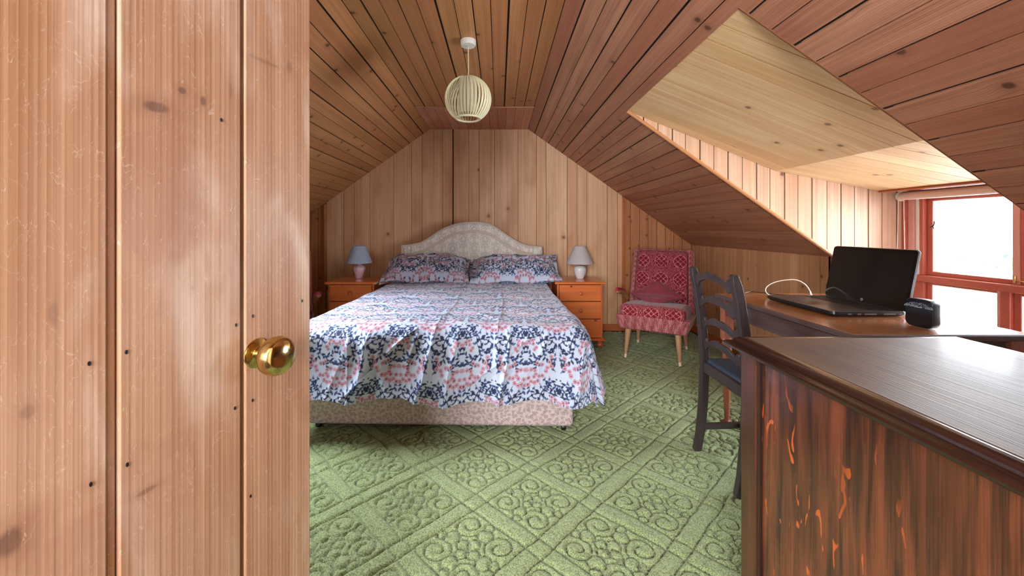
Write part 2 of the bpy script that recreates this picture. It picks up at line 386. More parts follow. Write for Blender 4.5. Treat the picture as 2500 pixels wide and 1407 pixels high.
# slopes
def slope(sign, x0, x1, regions, seed, mat, name):
    k = math.hypot(1, .709); V = Vector((sign/k, 0, -.709/k)); Nn = Vector((-sign*.709/k, 0, -1/k))
    L = abs(x1-x0)*k; e = [L*i/24 for i in range(25)]; mb = MB()
    planks(mb, (x0, 0, ZF), (0, 1, 0), V, Nn, [[(a, c*k), (b, c*k), (b, d*k), (a, d*k)] for a, b, c, d in regions], e, gaps=(.004, .009, .004, .007), seed=seed)
    return struct(mb.build(name, mat))
W_ = KR-FLX1
DX = 0.812-FLX1
slope(1, FLX1, KR, [(YF, D0-.002, 0, W_), (D0-.002, D1+.012, 0, DX), (D1+.012, YB, 0, W_)], 10, [M['ceil'], M['back']], 'ceiling')
SKX = (.62, 1.36); SY0, SY1 = 1.65, 2.6
slope(-1, FLX0, KL, [(YF, SY0, 0, FLX0-KL), (SY1, YB, 0, FLX0-KL), (SY0, SY1, 0, SKX[0]), (SY0, SY1, SKX[1], FLX0-KL)], 11, [M['ceilL'], M['back']], 'ceiling')
# dormer
DP = [(0.812, .746), (1.756, .364), (2.395, .239), (WX, .236)]
DP = [(x, EYE+z) for x, z in DP]
for i, s in ((0, 12), (1, 13), (2, 14)):
    (xa, za), (xb, zb) = DP[i], DP[i+1]; U = Vector((xb-xa, 0, zb-za)); L = U.length; U.normalize(); Nn = Vector((U.z, 0, -U.x))
    mb = MB(); planks(mb, (xa, 0, za), U, (0, 1, 0), Nn, [[(0, D0), (L, D0), (L, D1), (0, D1)]], steps(D0, D1, .104, .006, s), gaps=(.005, .004), seed=s)
    struct(mb.build('ceiling', [M['pale'] if i < 2 else M['trim'], M['back']]))
for yy, nn, s in ((D1, -1, 15), (D0, 1, 16)):
    mb = MB(); e = [KR-.045+.089*j+random.Random(j*7+s).uniform(-.004, .004) for j in range(-17, 7)]
    pl = [[(ZK, KR), (DP[0][1], DP[0][0]), (DP[1][1], DP[1][0]), (EYE+.364-(KR-1.756)*(.125/.639), KR)], [(0, KR), (0, WX), (EYE+.236, WX), (DP[2][1], DP[2][0]), (EYE+.364-(KR-1.756)*(.125/.639), KR)]]
    planks(mb, (0, yy, 0), (0, 0, 1), (1, 0, 0), (0, nn, 0), pl[:1], e, gaps=(.008, .005), seed=s)
    planks(mb, (0, yy, 0), (0, 0, 1), (1, 0, 0), (0, nn, 0), pl[1:], e, gaps=(.008, .005), seed=s)
    struct(mb.build('wall_dormer', [M['cheek'], M['back']]))
# beads along the slanted opening edges
M['stain'] = wood('brown_bead', srgb(150, 96, 62), srgb(96, 56, 36), knot=0)
def bead(p, q, r, mat, name='trim_3'):
    mb = MB().new(Vector(q)-Vector(p)); mb.tube([p, q], r, 8); return struct(mb.build(name, mat, smooth=60))
bead((.812, D1-.004, EYE+.742), (KR+.004, D1-.004, ZK), .011, M['trim'])
bead((.812, D0-.003, EYE+.748), (KR, D0-.003, ZK+.004), .0055, M['stain'])
mb = MB().new((0, 0, 1)); mb.box((KR-.012, D1-.018, 0), (KR+.014, D1+.012, ZK)); struct(mb.build('trim_3', M['post'], bevel=.004))
mb = MB().new((0, 1, 0)); mb.box((2.40, D0, DP[2][1]-.012), (2.43, D1, DP[2][1]+.002)); struct(mb.build('trim_3', M['post'], bevel=.004))
# window wall
ZW0 = 0.42; ZW1 = EYE+.232
mb = MB(); planks(mb, (WX, 0, 0), (0, 1, 0), (0, 0, 1), (-1, 0, 0), [[(D0, 0), (D1, 0), (D1, ZW0), (D0, ZW0)]], steps(0, ZW0, .09), seed=17); struct(mb.build('wall_window', [M['cheek'], M['back']]))
# window_1: box frame, transom, mullions, sashes, panes
wroot = bpy.data.objects.new('window_1', None); COL.objects.link(wroot); struct(wroot, 'red painted timber window with fixed lights below and casements above'); wroot.location = (WX, 0, 0)
def wbar(name, y0, y1, z0, z1, x0, x1, mat, bev=.003, par=None):
    mb = MB().new((0, 0, 1) if z1-z0 > y1-y0 else (0, 1, 0)); mb.box((x0, y0, z0), (x1, y1, z1)); return mb.build(name, mat, par or wroot, bevel=bev)
ZT0, ZT1 = EYE-.320, EYE-.282
yL = 2.455; yR = D0+.01
def Y(x): return FPX*WX/(x-VX)
# jambs
for ya, yb in ((Y(2230), yL), (yR, yR+.03)):
    wbar('jamb', ya, yb, ZW0, ZW1, -.05, .07, M['red'])
wbar('jamb', Y(2244), Y(2230), ZT1, ZW1, -.035, .07, M['redl'])
wbar('jamb', Y(2262), Y(2230), ZW0, ZT0, -.02, .07, M['red'])
wbar('bead', Y(2254), Y(2246.5), ZT1, ZW1, -.028, .06, M['white'])
wbar('jamb', Y(2263), Y(2254), ZT1, ZW1, -.024, .07, M['red'])
wbar('frame_head', yR, yL, EYE+.180, ZW1, -.05, .07, M['red'])
wbar('transom', yR, Y(2240), ZT0, ZT1, -.045, .07, M['red'], .005)
wbar('frame_sill', yR, yL, ZW0-.02, ZW0+.05, -.09, .07, M['redl'], .005)
ym0, ym1 = Y(2497), Y(2484)
wbar('mullion', Y(2475), Y(2450), ZW0, ZT0, -.02, .07, M['red'])
# upper sashes
def sash(y0, y1, z0, z1, label=None):
    t = .030; s = bpy.data.objects.new('sash', None); COL.objects.link(s); s.parent = wroot
    r = wbar('stile', y0, y0+t, z0, z1, .0, .05, M['redl'], .004, s); wbar('stile', y1-t, y1, z0, z1, .0, .05, M['red'], .004, s)
    wbar('rail', y0, y1, z0, z0+t*.8, .002, .048, M['red'], .004, s); wbar('rail', y0, y1, z1-t*.6, z1, .002, .048, M['red'], .004, s)
    wbar('pane', y0+t-.004, y1-t+.004, z0+.01, z1-.01, .026, .030, M['glass'], 0, s)
k = N('window_glass'); tr = k.n('ShaderNodeBsdfTransparent'); gl = k.n('ShaderNodeBsdfGlossy'); gl.inputs['Roughness'].default_value = .02
fr = k.n('ShaderNodeFresnel'); fr.inputs['IOR'].default_value = 1.45; mx = k.n('ShaderNodeMixShader')
k.l(fr.outputs[0], mx.inputs[0]); k.l(tr.outputs[0], mx.inputs[1]); k.l(gl.outputs[0], mx.inputs[2]); k.l(mx.outputs[0], k.t.nodes['Material Output'].inputs[0]); M['glass'] = k.m
sash(Y(2490), Y(2263), ZT1, EYE+.182); sash(yR+.03, Y(2491), ZT1, EYE+.182)
sash(Y(2451), Y(2262), ZW0+.05, ZT0); sash(yR+.03, Y(2474), ZW0+.05, ZT0)
mb = MB().new(); mb.lathe([(.004, -.02), (.006, -.012), (.005, 0), (.006, .012), (.003, .022)], (-.012, Y(2484), EYE-.255), 10); mb.tube([(-.005, Y(2484), EYE-.262), (-.02, Y(2484)-.015, EYE-.26), (-.022, Y(2484)-.05, EYE-.262)], .004); mb.build('latch', M['brass'], wroot, smooth=50)
mb = MB().new(); mb.tube([(-.004, Y(2282), EYE+.0), (-.014, Y(2283), EYE+.01), (-.012, Y(2286), EYE+.03), (-.018, Y(2288), EYE+.042)], .003); mb.tube([(-.012, Y(2284), EYE+.016), (-.02, Y(2279), EYE+.004)], .003); mb.build('hook', M['black'], wroot, smooth=50)
# roller blind, rolled up under the head
t = empty('roller_blind', (2.52, (D0+D1)/2, EYE+.20), 'rolled up cream roller blind along the top of the red window', 'blind')
mb = MB().new(); Rb = Matrix.Rotation(math.pi/2, 4, 'X'); hw = (D1-D0)/2
mb.lathe([(.0, -hw+.03), (.024, -hw+.03), (.024, hw-.03), (0, hw-.03)], (0, 0, 0), 20, M=Rb); mb.build('roll', plain('cream_blind_fabric', srgb(232, 212, 194), .7, noise=.03), t, smooth=50)
mb = MB().new()
for s in (-1, 1): mb = MB().new(); mb.lathe([(0, -.004), (.03, -.004), (.03, .004), (0, .004)], (0, 0, s*(hw-.024)), 16, M=Rb); mb.build('bracket', M['white'], t, smooth=40)
for y, w_ in ((hw-.03, .006), (hw-.062, -.004)):
    mb = MB().new(); mb.tube([(-.02, y, -.01), (-.02+w_*.3, y+w_, -.2), (-.02, y+w_*1.6, -.42), (-.018, y, -.6)], .0022, 6, smooth=6); mb.build('pull_cord', M['white'], t, smooth=60)
# skirting at the back wall and floor
mb = MB().new((1, 0, 0)); mb.box((KL, YB-.016, 0), (KR, YB+.002, .075)); struct(mb.build('baseboard_back', M['post'], bevel=.005))
mb = MB().new((0, 1, 0)); mb.box((KR-.014, D1, 0), (KR+.002, YB, .07)); struct(mb.build('baseboard_right', M['post'], bevel=.005))
mb = MB().new(); mb.box((-2.9, -2.2, -.10), (2.75, YB+.1, -.02)); struct(mb.build('floor', M['back']))
# front wall with the doorway the photograph is taken from, landing behind it
mb = MB().new((0, 0, 1))
for a, b, z0, z1 in ((KL-.1, -.68, 0, ZF+.1), (.60, WX+.1, 0, ZF+.1), (-.68, .60, 2.0, ZF+.1)): mb.box((a, YF-.1, z0), (b, YF, z1))
struct(mb.build('wall_front', M['knee']))
mb = MB().new((0, 0, 1)); mb.box((-1.3, -2.1, 0), (-1.2, YF-.1, 2.4)); mb.box((1.0, -2.1, 0), (1.1, YF-.1, 2.4)); mb.box((-1.3, -2.2, 0), (1.1, -2.1, 2.4)); mb.box((-1.3, -2.2, 2.4), (1.1, YF, 2.5))
struct(mb.build('wall_landing', M['plaster']))
# unseen shell added behind the boards to stop daylight leaking through the joints
mb = MB().new()
mb.box((KL-.25, YB+.05, -.1), (KR+.15, YB+.12, 2.6)); mb.box((KL-.2, YF, -.1), (KL-.05, YB+.1, 1.2)); mb.box((WX+.08, D0-.09, -.1), (WX+.16, D1+.09, ZW0-.03))
for y0, y1 in ((YF, D0-.03), (D1+.03, YB+.1)): mb.box((KR+.05, y0, -.1), (KR+.12, y1, 1.2))
mb.box((KR+.05, D0-.09, -.1), (WX+.1, D0-.03, 1.6)); mb.box((KR+.05, D1+.03, -.1), (WX+.1, D1+.09, 1.6))
struct(mb.build('wall_light_seal', M['back'], weld=False))
mb = MB()
def strip(p, q, y0, y1, o0=.045, o1=.10, ext=.09):
    p, q = Vector((p[0], 0, p[1])), Vector((q[0], 0, q[1])); U = (q-p).normalized(); Nn = Vector((-U.z, 0, U.x))
    if Nn.z < 0: Nn = -Nn
    p, q = p-U*ext, q+U*ext
    a, b, c, d = p+Nn*o0, q+Nn*o0, q+Nn*o1, p+Nn*o1
    mb.prism([(0, 0), (1, 0), (1, 1), (0, 1)], lambda s, t, y: (a+(b-a)*s+(d-a)*t)+Vector((0, y, 0)), y0, y1)
rz = lambda x: ZF-.709*(x-FLX1); lz = lambda x: ZF-.709*(FLX0-x)
strip((FLX0, ZF), (FLX1, ZF), YF-.2, YB+.1)
for y0, y1 in ((YF-.05, D0-.03), (D1+.03, YB+.1)): strip((FLX1, ZF), (KR, ZK), y0, y1)
strip((FLX1, ZF), (.812, rz(.812)), D0-.05, D1+.05, ext=.06)
for i in range(3): strip(DP[i], DP[i+1], D0-.09, D1+.09, ext=.06)
for y0, y1 in ((YF-.05, SY0-.03), (SY1+.03, YB+.1)): strip((FLX0, ZF), (KL, ZK), y0, y1)
strip((FLX0, ZF), (FLX0-SKX[0], lz(FLX0-SKX[0])), SY0-.05, SY1+.05, ext=0); strip((FLX0-SKX[1], lz(FLX0-SKX[1])), (KL, ZK), SY0-.05, SY1+.05, ext=0)
tri = [(.78, EYE+.80), (1.756, EYE+.45), (2.72, EYE+.30), (2.72, .93), (KR, .99)]
for y0, y1 in ((D0-.09, D0-.035), (D1+.035, D1+.09)): mb.prism(tri, lambda x, z, y: Vector((x, y, z)), y0, y1)
struct(mb.build('roof_light_seal', M['back'], weld=False))
# skylight added in the left slope for fill daylight, hidden by the door
sk = bpy.data.objects.new('added_skylight', None); COL.objects.link(sk); struct(sk, 'added roof light for fill daylight in the left slope'); ksl = math.hypot(1, .709)
Usl = Vector((-1, 0, -.709))/ksl; Nsl = Vector((-.709, 0, 1))/ksl; Osl = Vector((FLX0, 0, ZF))
def skb(name, a, b, y0, y1, n0, n1, mat):
    m_ = MB().new((0, 1, 0)); m_.prism([(a*ksl, y0), (b*ksl, y0), (b*ksl, y1), (a*ksl, y1)], lambda u_, y, t: Osl+Usl*u_+Vector((0, y, 0))+Nsl*t, n0, n1); m_.build(name, mat, sk)
for a_, b_, y0, y1 in ((SKX[0], SKX[0]+.035, SY0, SY1), (SKX[1]-.035, SKX[1], SY0, SY1), (SKX[0]+.035, SKX[1]-.035, SY0, SY0+.04), (SKX[0]+.035, SKX[1]-.035, SY1-.04, SY1)): skb('frame_bar', a_, b_, y0, y1, -.01, .10, M['white'])
skb('pane', SKX[0]+.03, SKX[1]-.03, SY0+.03, SY1-.03, .05, .055, M['glass'])

# ------------------------------------------------------------------ door_1 (open, hinged on the left beside the camera)
ex, ey = -.485*d0, d0
droot = bpy.data.objects.new('door_1', None); COL.objects.link(droot); struct(droot, 'worn pine plank door standing open at the left')
droot.matrix_world = Matrix(((-math.cos(phi), math.sin(phi), 0, ex), (-math.sin(phi), -math.cos(phi), 0, ey), (0, 0, 1, 0), (0, 0, 0, 1)))
# local: +x from free edge to hinge, +y out of the visible face, z up  (mirror-free: x cross z)
DT = 1.96
mb = MB()
for i, (a, b) in enumerate(((0, .1326), (.1395, .295), (.306, .46), (.467, .62), (.627, .78))):
    mb.new((0, 0, 1), 300+i, tint=(.3, .35, .5, .4, .6)[i]); mb.box((a, -.026, .012), (b, 0, DT))
    if i == 1: mb.new((0, 0, 1), 320, tint=.8); mb.box((.296, -.02, .012), (.3045, -.004, DT))
mb.new((0, 0, 1), 330); mb.box((.002, -.032, .014), (.778, -.014, DT-.002))
mb.build('door_planks', M['door'], droot, bevel=.0022)
mb = MB()
for i, (tt, zz) in enumerate(((.09, .815+.14), (.09, 1.15), (.165, .84), (.165, 1.14))): pass
# nail heads seen in pairs on each board
for x, y in ((217, 888), (308, 860), (221, 1183), (310, 1135), (576, 794), (573, 997), (617, 772), (616, 978), (737, 735), (540, 293), (611, 1212)):
    a, z = doorpt(x, y); mb.new(); Rn = Matrix.Translation((a, .0006, z)) @ Matrix.Rotation(math.pi/2, 4, 'X')
    mb.lathe([(0, -.0004), (.0019, -.0004), (.0019, .0004), (0, .0004)], (0, 0, 0), 8, M=Rn, sx=.8, sy=1.5)
mb.build('nail_heads', M['black'], droot)
a, z = doorpt(628, 862)
kn = bpy.data.objects.new('door_knob', None); COL.objects.link(kn); kn.parent = droot; kn.location = (a, 0, z); kn.rotation_euler = (-math.pi/2, 0, 0); kn['label'] = 'polished brass door knob'
mb = MB().new(); mb.lathe([(0, 0), (.024, 0), (.0245, .0012), (.022, .0028), (.012, .0036), (.0105, .005)], n=32); mb.build('rosette', M['brass'], kn, smooth=40)
mb = MB().new(); mb.lathe([(.0105, .003), (.0095, .009), (.0095, .024), (.013, .029)], n=32); mb.build('neck', M['brass'], kn, smooth=40)
pr = [(.010, .026), (.018, .027), (.026, .030), (.0305, .036), (.0318, .042), (.0316, .047), (.0300, .051)] + [(.0300*math.cos(t), .051+.0125*math.sin(t)) for t in [i*math.pi/16 for i in range(1, 8)]]+[(.0001, .0635)]
mb = MB().new(); mb.lathe(pr, n=40); mb.build('knob', M['brass'], kn, smooth=40)
# ------------------------------------------------------------------ sculpted carpet
def carpet():
    n = 220; g = (np.arange(n)+.5)/n; A, B = np.meshgrid(g, g, indexing='ij')
    dist = np.full((n, n), 9.0); hs = np.ones((n, n))
    curves = []
    def arc(cx, cy, r0, r1, a0, a1, k=60):
        t = np.linspace(0, 1, k); a = a0+(a1-a0)*t; r = r0+(r1-r0)*t; curves.append(np.stack([cx+r*np.cos(a), cy+r*np.sin(a)], 1))
    bw = .2
    for c in (0, bw): 
        t = np.linspace(0, 1, 160); curves.append(np.stack([t, np.full_like(t, c)], 1)); curves.append(np.stack([np.full_like(t, c), t], 1))
    s = .8; o = .2
    ctr = o+s/2
    for qx, qy, a in ((.37, .38, .3), (.83, .37, 1.9), (.83, .83, 3.5), (.37, .83, 5.0)):
        arc(qx, qy, .165, .05, a, a+8.2, 110)
    for k in range(4):
        a = k*math.pi/2+.1; arc(ctr+.075*math.cos(a), ctr+.075*math.sin(a), .066, .066, 0, 6.3, 30)
        a = k*math.pi/2; arc(ctr+.24*math.cos(a), ctr+.24*math.sin(a), .085, .085, 0, 6.3, 40); arc(ctr+.34*math.cos(a)+.05*math.sin(a), ctr+.34*math.sin(a)-.05*math.cos(a), .055, .055, 0, 6.3, 30)
    P = np.concatenate(curves)
    pix = np.stack([A.ravel(), B.ravel()], 1)
    for sft in ((0, 0), (1, 0), (0, 1), (1, 1)):
        for ch in range(0, len(P), 100):
            q = P[ch:ch+100]+np.array(sft); d = np.sqrt(((pix[:, None, :]-q[None])**2).sum(-1)).min(1).reshape(n, n); dist = np.minimum(dist, d)
    return dist
T = carpet(); nT = T.shape[0]
def carpet_h(X, Yc):
    a = (X+.104)/.493+(Yc-2.08)/.47; b = (X+.104)/.493-(Yc-2.08)/.47
    wb = .06*(fbm(X*14, Yc*14, 51, 2)-.37); wc2 = .06*(fbm(X*14, Yc*14, 57, 2)-.37); a = a+.1+.012*np.sin(X*9+Yc*7)+wb; b = b+.1+.012*np.sin(X*6-Yc*8)+wc2
    fa = (a % 1)*nT-.5; fb = (b % 1)*nT-.5; ia = np.floor(fa).astype(int); ib = np.floor(fb).astype(int); ta = fa-ia; tb = fb-ib
    g = lambda i, j: T[i % nT, j % nT]
    d = (g(ia, ib)*(1-ta)+g(ia+1, ib)*ta)*(1-tb)+(g(ia, ib+1)*(1-ta)+g(ia+1, ib+1)*ta)*tb
    d = d*.34+.0025*(vnoise(X*160, Yc*160, 3)-.5)
    h = np.clip(d/.020, 0, 1); return .55*(1-(1-h)**2.6)+.45*(1-(1-np.clip(d/.007, 0, 1))**2)
def carpet_mesh(x0, x1, y0, y1, r):
    nu, nv = int((x1-x0)/r)+1, int((y1-y0)/r)+1
    X, Yc = np.meshgrid(np.linspace(x0, x1, nu), np.linspace(y0, y1, nv), indexing='ij')
    h = carpet_h(X, Yc); wear = fbm(X*1.3, Yc*1.3, 9)
    Z = -.018+.016*h+.0022*(vnoise(X*260, Yc*260, 4)-.5)+.0015*(vnoise(X*90, Yc*90, 5)-.5)
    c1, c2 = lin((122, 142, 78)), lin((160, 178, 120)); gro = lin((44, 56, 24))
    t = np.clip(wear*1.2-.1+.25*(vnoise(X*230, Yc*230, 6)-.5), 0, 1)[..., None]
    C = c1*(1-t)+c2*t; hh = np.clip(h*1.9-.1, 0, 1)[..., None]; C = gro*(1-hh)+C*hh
    return np.stack([X, Yc, Z], -1).reshape(-1, 3), gridfaces(nu, nv), C.reshape(-1, 3)
k = N('green_sculpted_carpet'); a_ = k.n('ShaderNodeAttribute', attribute_name='Col').outputs['Color']
co = k.n('ShaderNodeTexCoord').outputs['Object']; n1 = k.noise(co, 240, 3, 0, .75); n2 = k.noise(co, 1.2, 2)
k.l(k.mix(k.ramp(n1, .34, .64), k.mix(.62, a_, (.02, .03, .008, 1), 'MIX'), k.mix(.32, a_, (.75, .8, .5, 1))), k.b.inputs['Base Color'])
k.b.inputs['Roughness'].default_value = .95; k.b.inputs['Specular IOR Level'].default_value = .05; k.b.inputs['Sheen Weight'].default_value = .25; k.b.inputs['Sheen Roughness'].default_value = .5
k.bump(n1, .8, .004); M['carpet'] = k.m
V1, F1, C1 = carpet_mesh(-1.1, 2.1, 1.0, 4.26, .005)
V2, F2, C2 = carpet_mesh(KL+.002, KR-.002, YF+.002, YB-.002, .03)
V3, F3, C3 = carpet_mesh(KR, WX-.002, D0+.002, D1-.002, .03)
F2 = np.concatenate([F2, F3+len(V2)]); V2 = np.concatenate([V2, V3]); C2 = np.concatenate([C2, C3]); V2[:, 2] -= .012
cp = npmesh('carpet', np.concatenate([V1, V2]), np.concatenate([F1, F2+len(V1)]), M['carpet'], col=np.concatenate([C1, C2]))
# the coarse grid carries on under the walls and furniture at carpet level
me = cp.data; tag(cp, 'green sculpted carpet with raised diamond lattice and scrolls covering the floor', 'carpet')

# ------------------------------------------------------------------ printed cotton (willow-leaf and daisy repeat)
def print_tile():
    S = 3.6; W, H = 595, 1010; nx, ny = int(W/S), int(H/S)
    x, y = np.meshgrid((np.arange(nx)+.5)*S, (np.arange(ny)+.5)*S, indexing='ij')
    bgc = lin((184, 193, 214)); navy = lin((34, 46, 80)); blue = lin((52, 76, 122)); pink = lin((192, 138, 154)); red = lin((158, 82, 98)); dk = lin((62, 24, 44))
    C = np.tile(bgc, (nx, ny, 1))
    def copies(px, py, ang=0.0):
        for sx in (1, -1):
            for kx in (-1, 0, 1):
                for ky in (-1, 0, 1):
                    a = ang if sx == 1 else math.pi-ang
                    yield (sx*px+1190*kx, py+2020*ky, a); yield (sx*px+595+1190*kx, py+1010+2020*ky, a)
    def near(cx, cy, r):
        return not (cx < -r or cx > W+r or cy < -r or cy > H+r)
    def put(m, col): C[m] = C[m]*(1-1)+col
    def leaf(px, py, ang, L, w, col):
        for cx, cy, a in copies(px, py, ang):
            if not near(cx, cy, L): continue
            u = (x-cx)*math.cos(a)+(y-cy)*math.sin(a); v = -(x-cx)*math.sin(a)+(y-cy)*math.cos(a)
            q = u/L; m = (q > 0) & (q < 1) & (np.abs(v) < w*np.sin(np.pi*np.clip(q, 0, 1)**.8)**.9); put(m, col)
    def stem(P, th, col=navy, leaves=0, ll=84, lw=19, side0=1):
        P = [Vector((p[0], p[1], 0)) for p in P]; Q = catmull(P, 14)
        for i, q in enumerate(Q):
            for cx, cy, a in copies(q.x, q.y):
                if near(cx, cy, th+9): put((x-cx)**2+(y-cy)**2 < (th*.7+1)**2, col)
        if leaves:
            n = len(Q)
            for j in range(leaves):
                i = int((j+.6)/leaves*(n-2)); t = (Q[i+1]-Q[max(i-1, 0)]); a = math.atan2(t.y, t.x); s = side0*(1 if j % 2 else -1)
                leaf(Q[i].x, Q[i].y, a+s*(.75+.2*math.sin(j*2.3)), ll*(.8+.3*math.sin(j*1.7)**2), lw, navy if j % 3 else blue)
            t = Q[-1]-Q[-3]; leaf(Q[-1].x, Q[-1].y, math.atan2(t.y, t.x), ll, lw, navy)
    def flower(px, py, r=43):
        for cx, cy, a in copies(px, py):
            if not near(cx, cy, r+6): continue
            d = np.hypot(x-cx, (y-cy)); th = np.arctan2(y-cy, x-cx); pet = .5+.5*np.cos(11*th)
            put((d < r*(.82+.18*pet)), pink*.75+bgc*.25); put((d < r*.9) & (d > r*.62) & (pet > .62), red)
            put((d < r*.5) & (d > r*.34), red*.6+pink*.4); put(d < r*.25, dk)
    for P, th, lv in (([(470, 880), (320, 730), (255, 620), (240, 550)], 12, 3), ([(250, 840), (320, 720), (325, 620), (290, 500), (230, 440), (150, 440), (100, 470)], 8, 10),
                      ([(20, 560), (110, 630), (180, 650), (250, 655)], 10, 0), ([(250, 440), (300, 350), (370, 300), (450, 240)], 10, 5), ([(340, 340), (420, 325), (500, 350), (550, 400), (575, 480)], 6, 6),
                      ([(270, 420), (240, 330), (215, 280)], 6, 3), ([(340, 745), (420, 775), (500, 765), (560, 740)], 6, 6), ([(440, 250), (500, 235), (575, 205)], 6, 4), ([(50, 70), (90, 140), (108, 215)], 9, 3),
                      ([(80, 820), (60, 740), (95, 650)], 4, 2), ([(150, 800), (160, 720), (195, 690)], 4, 3), ([(350, 960), (360, 880), (410, 845)], 5, 4), ([(430, 980), (470, 900), (560, 850), (585, 800)], 6, 5),
                      ([(330, 220), (380, 180), (430, 130)], 5, 3), ([(20, 330), (60, 300), (80, 240)], 5, 3), ([(400, 680), (440, 700), (500, 690)], 4, 3), ([(30, 420), (60, 400), (100, 410)], 4, 2)):
        stem(P, th, leaves=lv)
    leaf(18, 590, -1.05, 120, 20, navy); leaf(10, 560, -1.35, 90, 9, blue); leaf(14, 640, 1.1, 105, 20, blue); leaf(140, 560, .2, 60, 14, navy); leaf(200, 590, -.5, 50, 12, navy)
    for px, py in ((140, 575), (180, 640), (520, 560), (60, 690), (430, 640), (500, 900), (560, 950), (300, 640), (390, 580)):
        for cx, cy, a in copies(px, py): put(np.hypot(x-cx, y-cy) < 14, navy)
    for p in ((585, 90), (500, 95), (300, 185), (200, 130), (120, 160), (155, 235), (120, 335), (390, 215), (430, 75), (225, 60), (30, 820), (95, 872), (150, 850), (45, 945), (145, 960), (215, 890), (245, 975), (180, 1010), (300, 985)): flower(*p)
    for p in ((400, 500), (455, 560), (530, 600), (585, 560), (430, 455), (470, 625)): flower(p[0], p[1], 38)
    return C, S, W, H
PT, PS, PW, PH = print_tile()
def printed(u, v):
    """u, v in metres -> linear rgb"""
    U = (u*3619) % 1190; Vv = (v*3619) % 2020
    m = Vv >= 1010; Vv = np.where(m, Vv-1010, Vv); U = np.where(m, (U-595) % 1190, U); U = np.where(U > 595, 1190-U, U)
    fx = np.clip(U/PS-.5, 0, PT.shape[0]-1.001); fy = np.clip(Vv/PS-.5, 0, PT.shape[1]-1.001); i = fx.astype(int); j = fy.astype(int); a = (fx-i)[..., None]; b = (fy-j)[..., None]
    return (PT[i, j]*(1-a)+PT[i+1, j]*a)*(1-b)+(PT[i, j+1]*(1-a)+PT[i+1, j+1]*a)*b
M['print'] = vcmat('printed_cotton', .7, .15, 700, .0003)

# ------------------------------------------------------------------ bed
LB = 1.97; WB = 1.48; ZT = .585; ybed = 4.17
bed = empty('bed', (-.285, ybed, 0), 'double divan bed with pinkish flowered base and cream damask headboard', 'bed', math.radians(-1.3))
# divan base with tiny flowers
k = N('divan_floral'); co = k.n('ShaderNodeTexCoord').outputs['Object']; c_ = k.n('ShaderNodeSeparateXYZ'); k.l(co, c_.inputs[0])
cc = k.n('ShaderNodeCombineXYZ'); k.l(k.math('ADD', c_.outputs[0], c_.outputs[1]), cc.inputs[0]); k.l(c_.outputs[2], cc.inputs[1])
vo = k.n('ShaderNodeTexVoronoi'); vo.voronoi_dimensions = '2D'; vo.inputs['Scale'].default_value = 52; k.l(cc.outputs[0], vo.inputs['Vector'])
nz = k.noise(cc.outputs[0], 260, 2); dd = k.math('ADD', vo.outputs['Distance'], k.math('MULTIPLY', k.math('SUBTRACT', nz, .5), .28))
ringm = k.math('MULTIPLY', k.ramp(dd, .14, .2), k.math('SUBTRACT', 1.0, k.ramp(dd, .3, .4)))
cs = k.n('ShaderNodeSeparateColor'); k.l(vo.outputs['Color'], cs.inputs[0])
c = k.mix(k.math('MULTIPLY', k.ramp(k.noise(cc.outputs[0], 70, 3), .45, .62), .5), srgb(208, 188, 184), srgb(166, 148, 146))
c = k.mix(k.math('MULTIPLY', ringm, .8), c, k.mix(cs.outputs[1], srgb(150, 104, 122), srgb(120, 122, 112)))
c = k.mix(k.math('SUBTRACT', 1.0, k.ramp(dd, .06, .12)), c, srgb(214, 160, 164))
k.l(c, k.b.inputs['Base Color']); k.b.inputs['Roughness'].default_value = .8; k.bump(nz, .3, .0006)
def softbox(mb, a, b, r, M=None, n=5):
    """rounded box by loft of rounded rectangles"""
    ax, ay, az = a; bx, by, bz = b; rings = []
    def rr(i, z):
        R = max(r-i, .0005); P = []
        for cx, cy, s in ((bx-r, by-r, 0), (ax+r, by-r, 1), (ax+r, ay+r, 2), (bx-r, ay+r, 3)):
            for q in range(n+1):
                t = (s+q/n)*math.pi/2; P.append(Vector((cx+R*math.cos(t), cy+R*math.sin(t), z)))
        return [M @ p for p in P] if M is not None else P
    for q in range(n+1):
        t = q/n*math.pi/2; rings.append(rr(r*(1-math.sin(t)), az+r*(1-math.cos(t))))
    for q in range(n+1):
        t = q/n*math.pi/2; rings.append(rr(r*(1-math.cos(t)), bz-r*(1-math.sin(t))))
    return mb.loft(rings)
mb = MB().new(); softbox(mb, (-WB/2, -LB-.06, .033), (WB/2, -.06, .335), .03); mb.build('divan_base', k.m, bed, smooth=50)
mb = MB().new(); softbox(mb, (-WB/2+.01, -LB-.05, .336), (WB/2-.01, -.07, ZT-.012), .05); mb.build('mattress', plain('mattress_ticking', srgb(225, 215, 205), .8, noise=.04), bed, smooth=50)
for sx in (-1, 1):
    for yy in (-LB-.06+.05, -.2):
        mb = MB().new(); Mr = Matrix.Translation((sx*(WB/2-.05), yy, .019)) @ Matrix.Rotation(math.pi/2, 4, 'Y'); mb.lathe([(0, -.012), (.018, -.012), (.02, -.008), (.02, .008), (.018, .012), (0, .012)], n=18, M=Mr); mb.box((sx*(WB/2-.05)-.016, yy-.008, .02), (sx*(WB/2-.05)+.016, yy+.008, .042)); mb.build('castor', M['black'], bed, smooth=40)
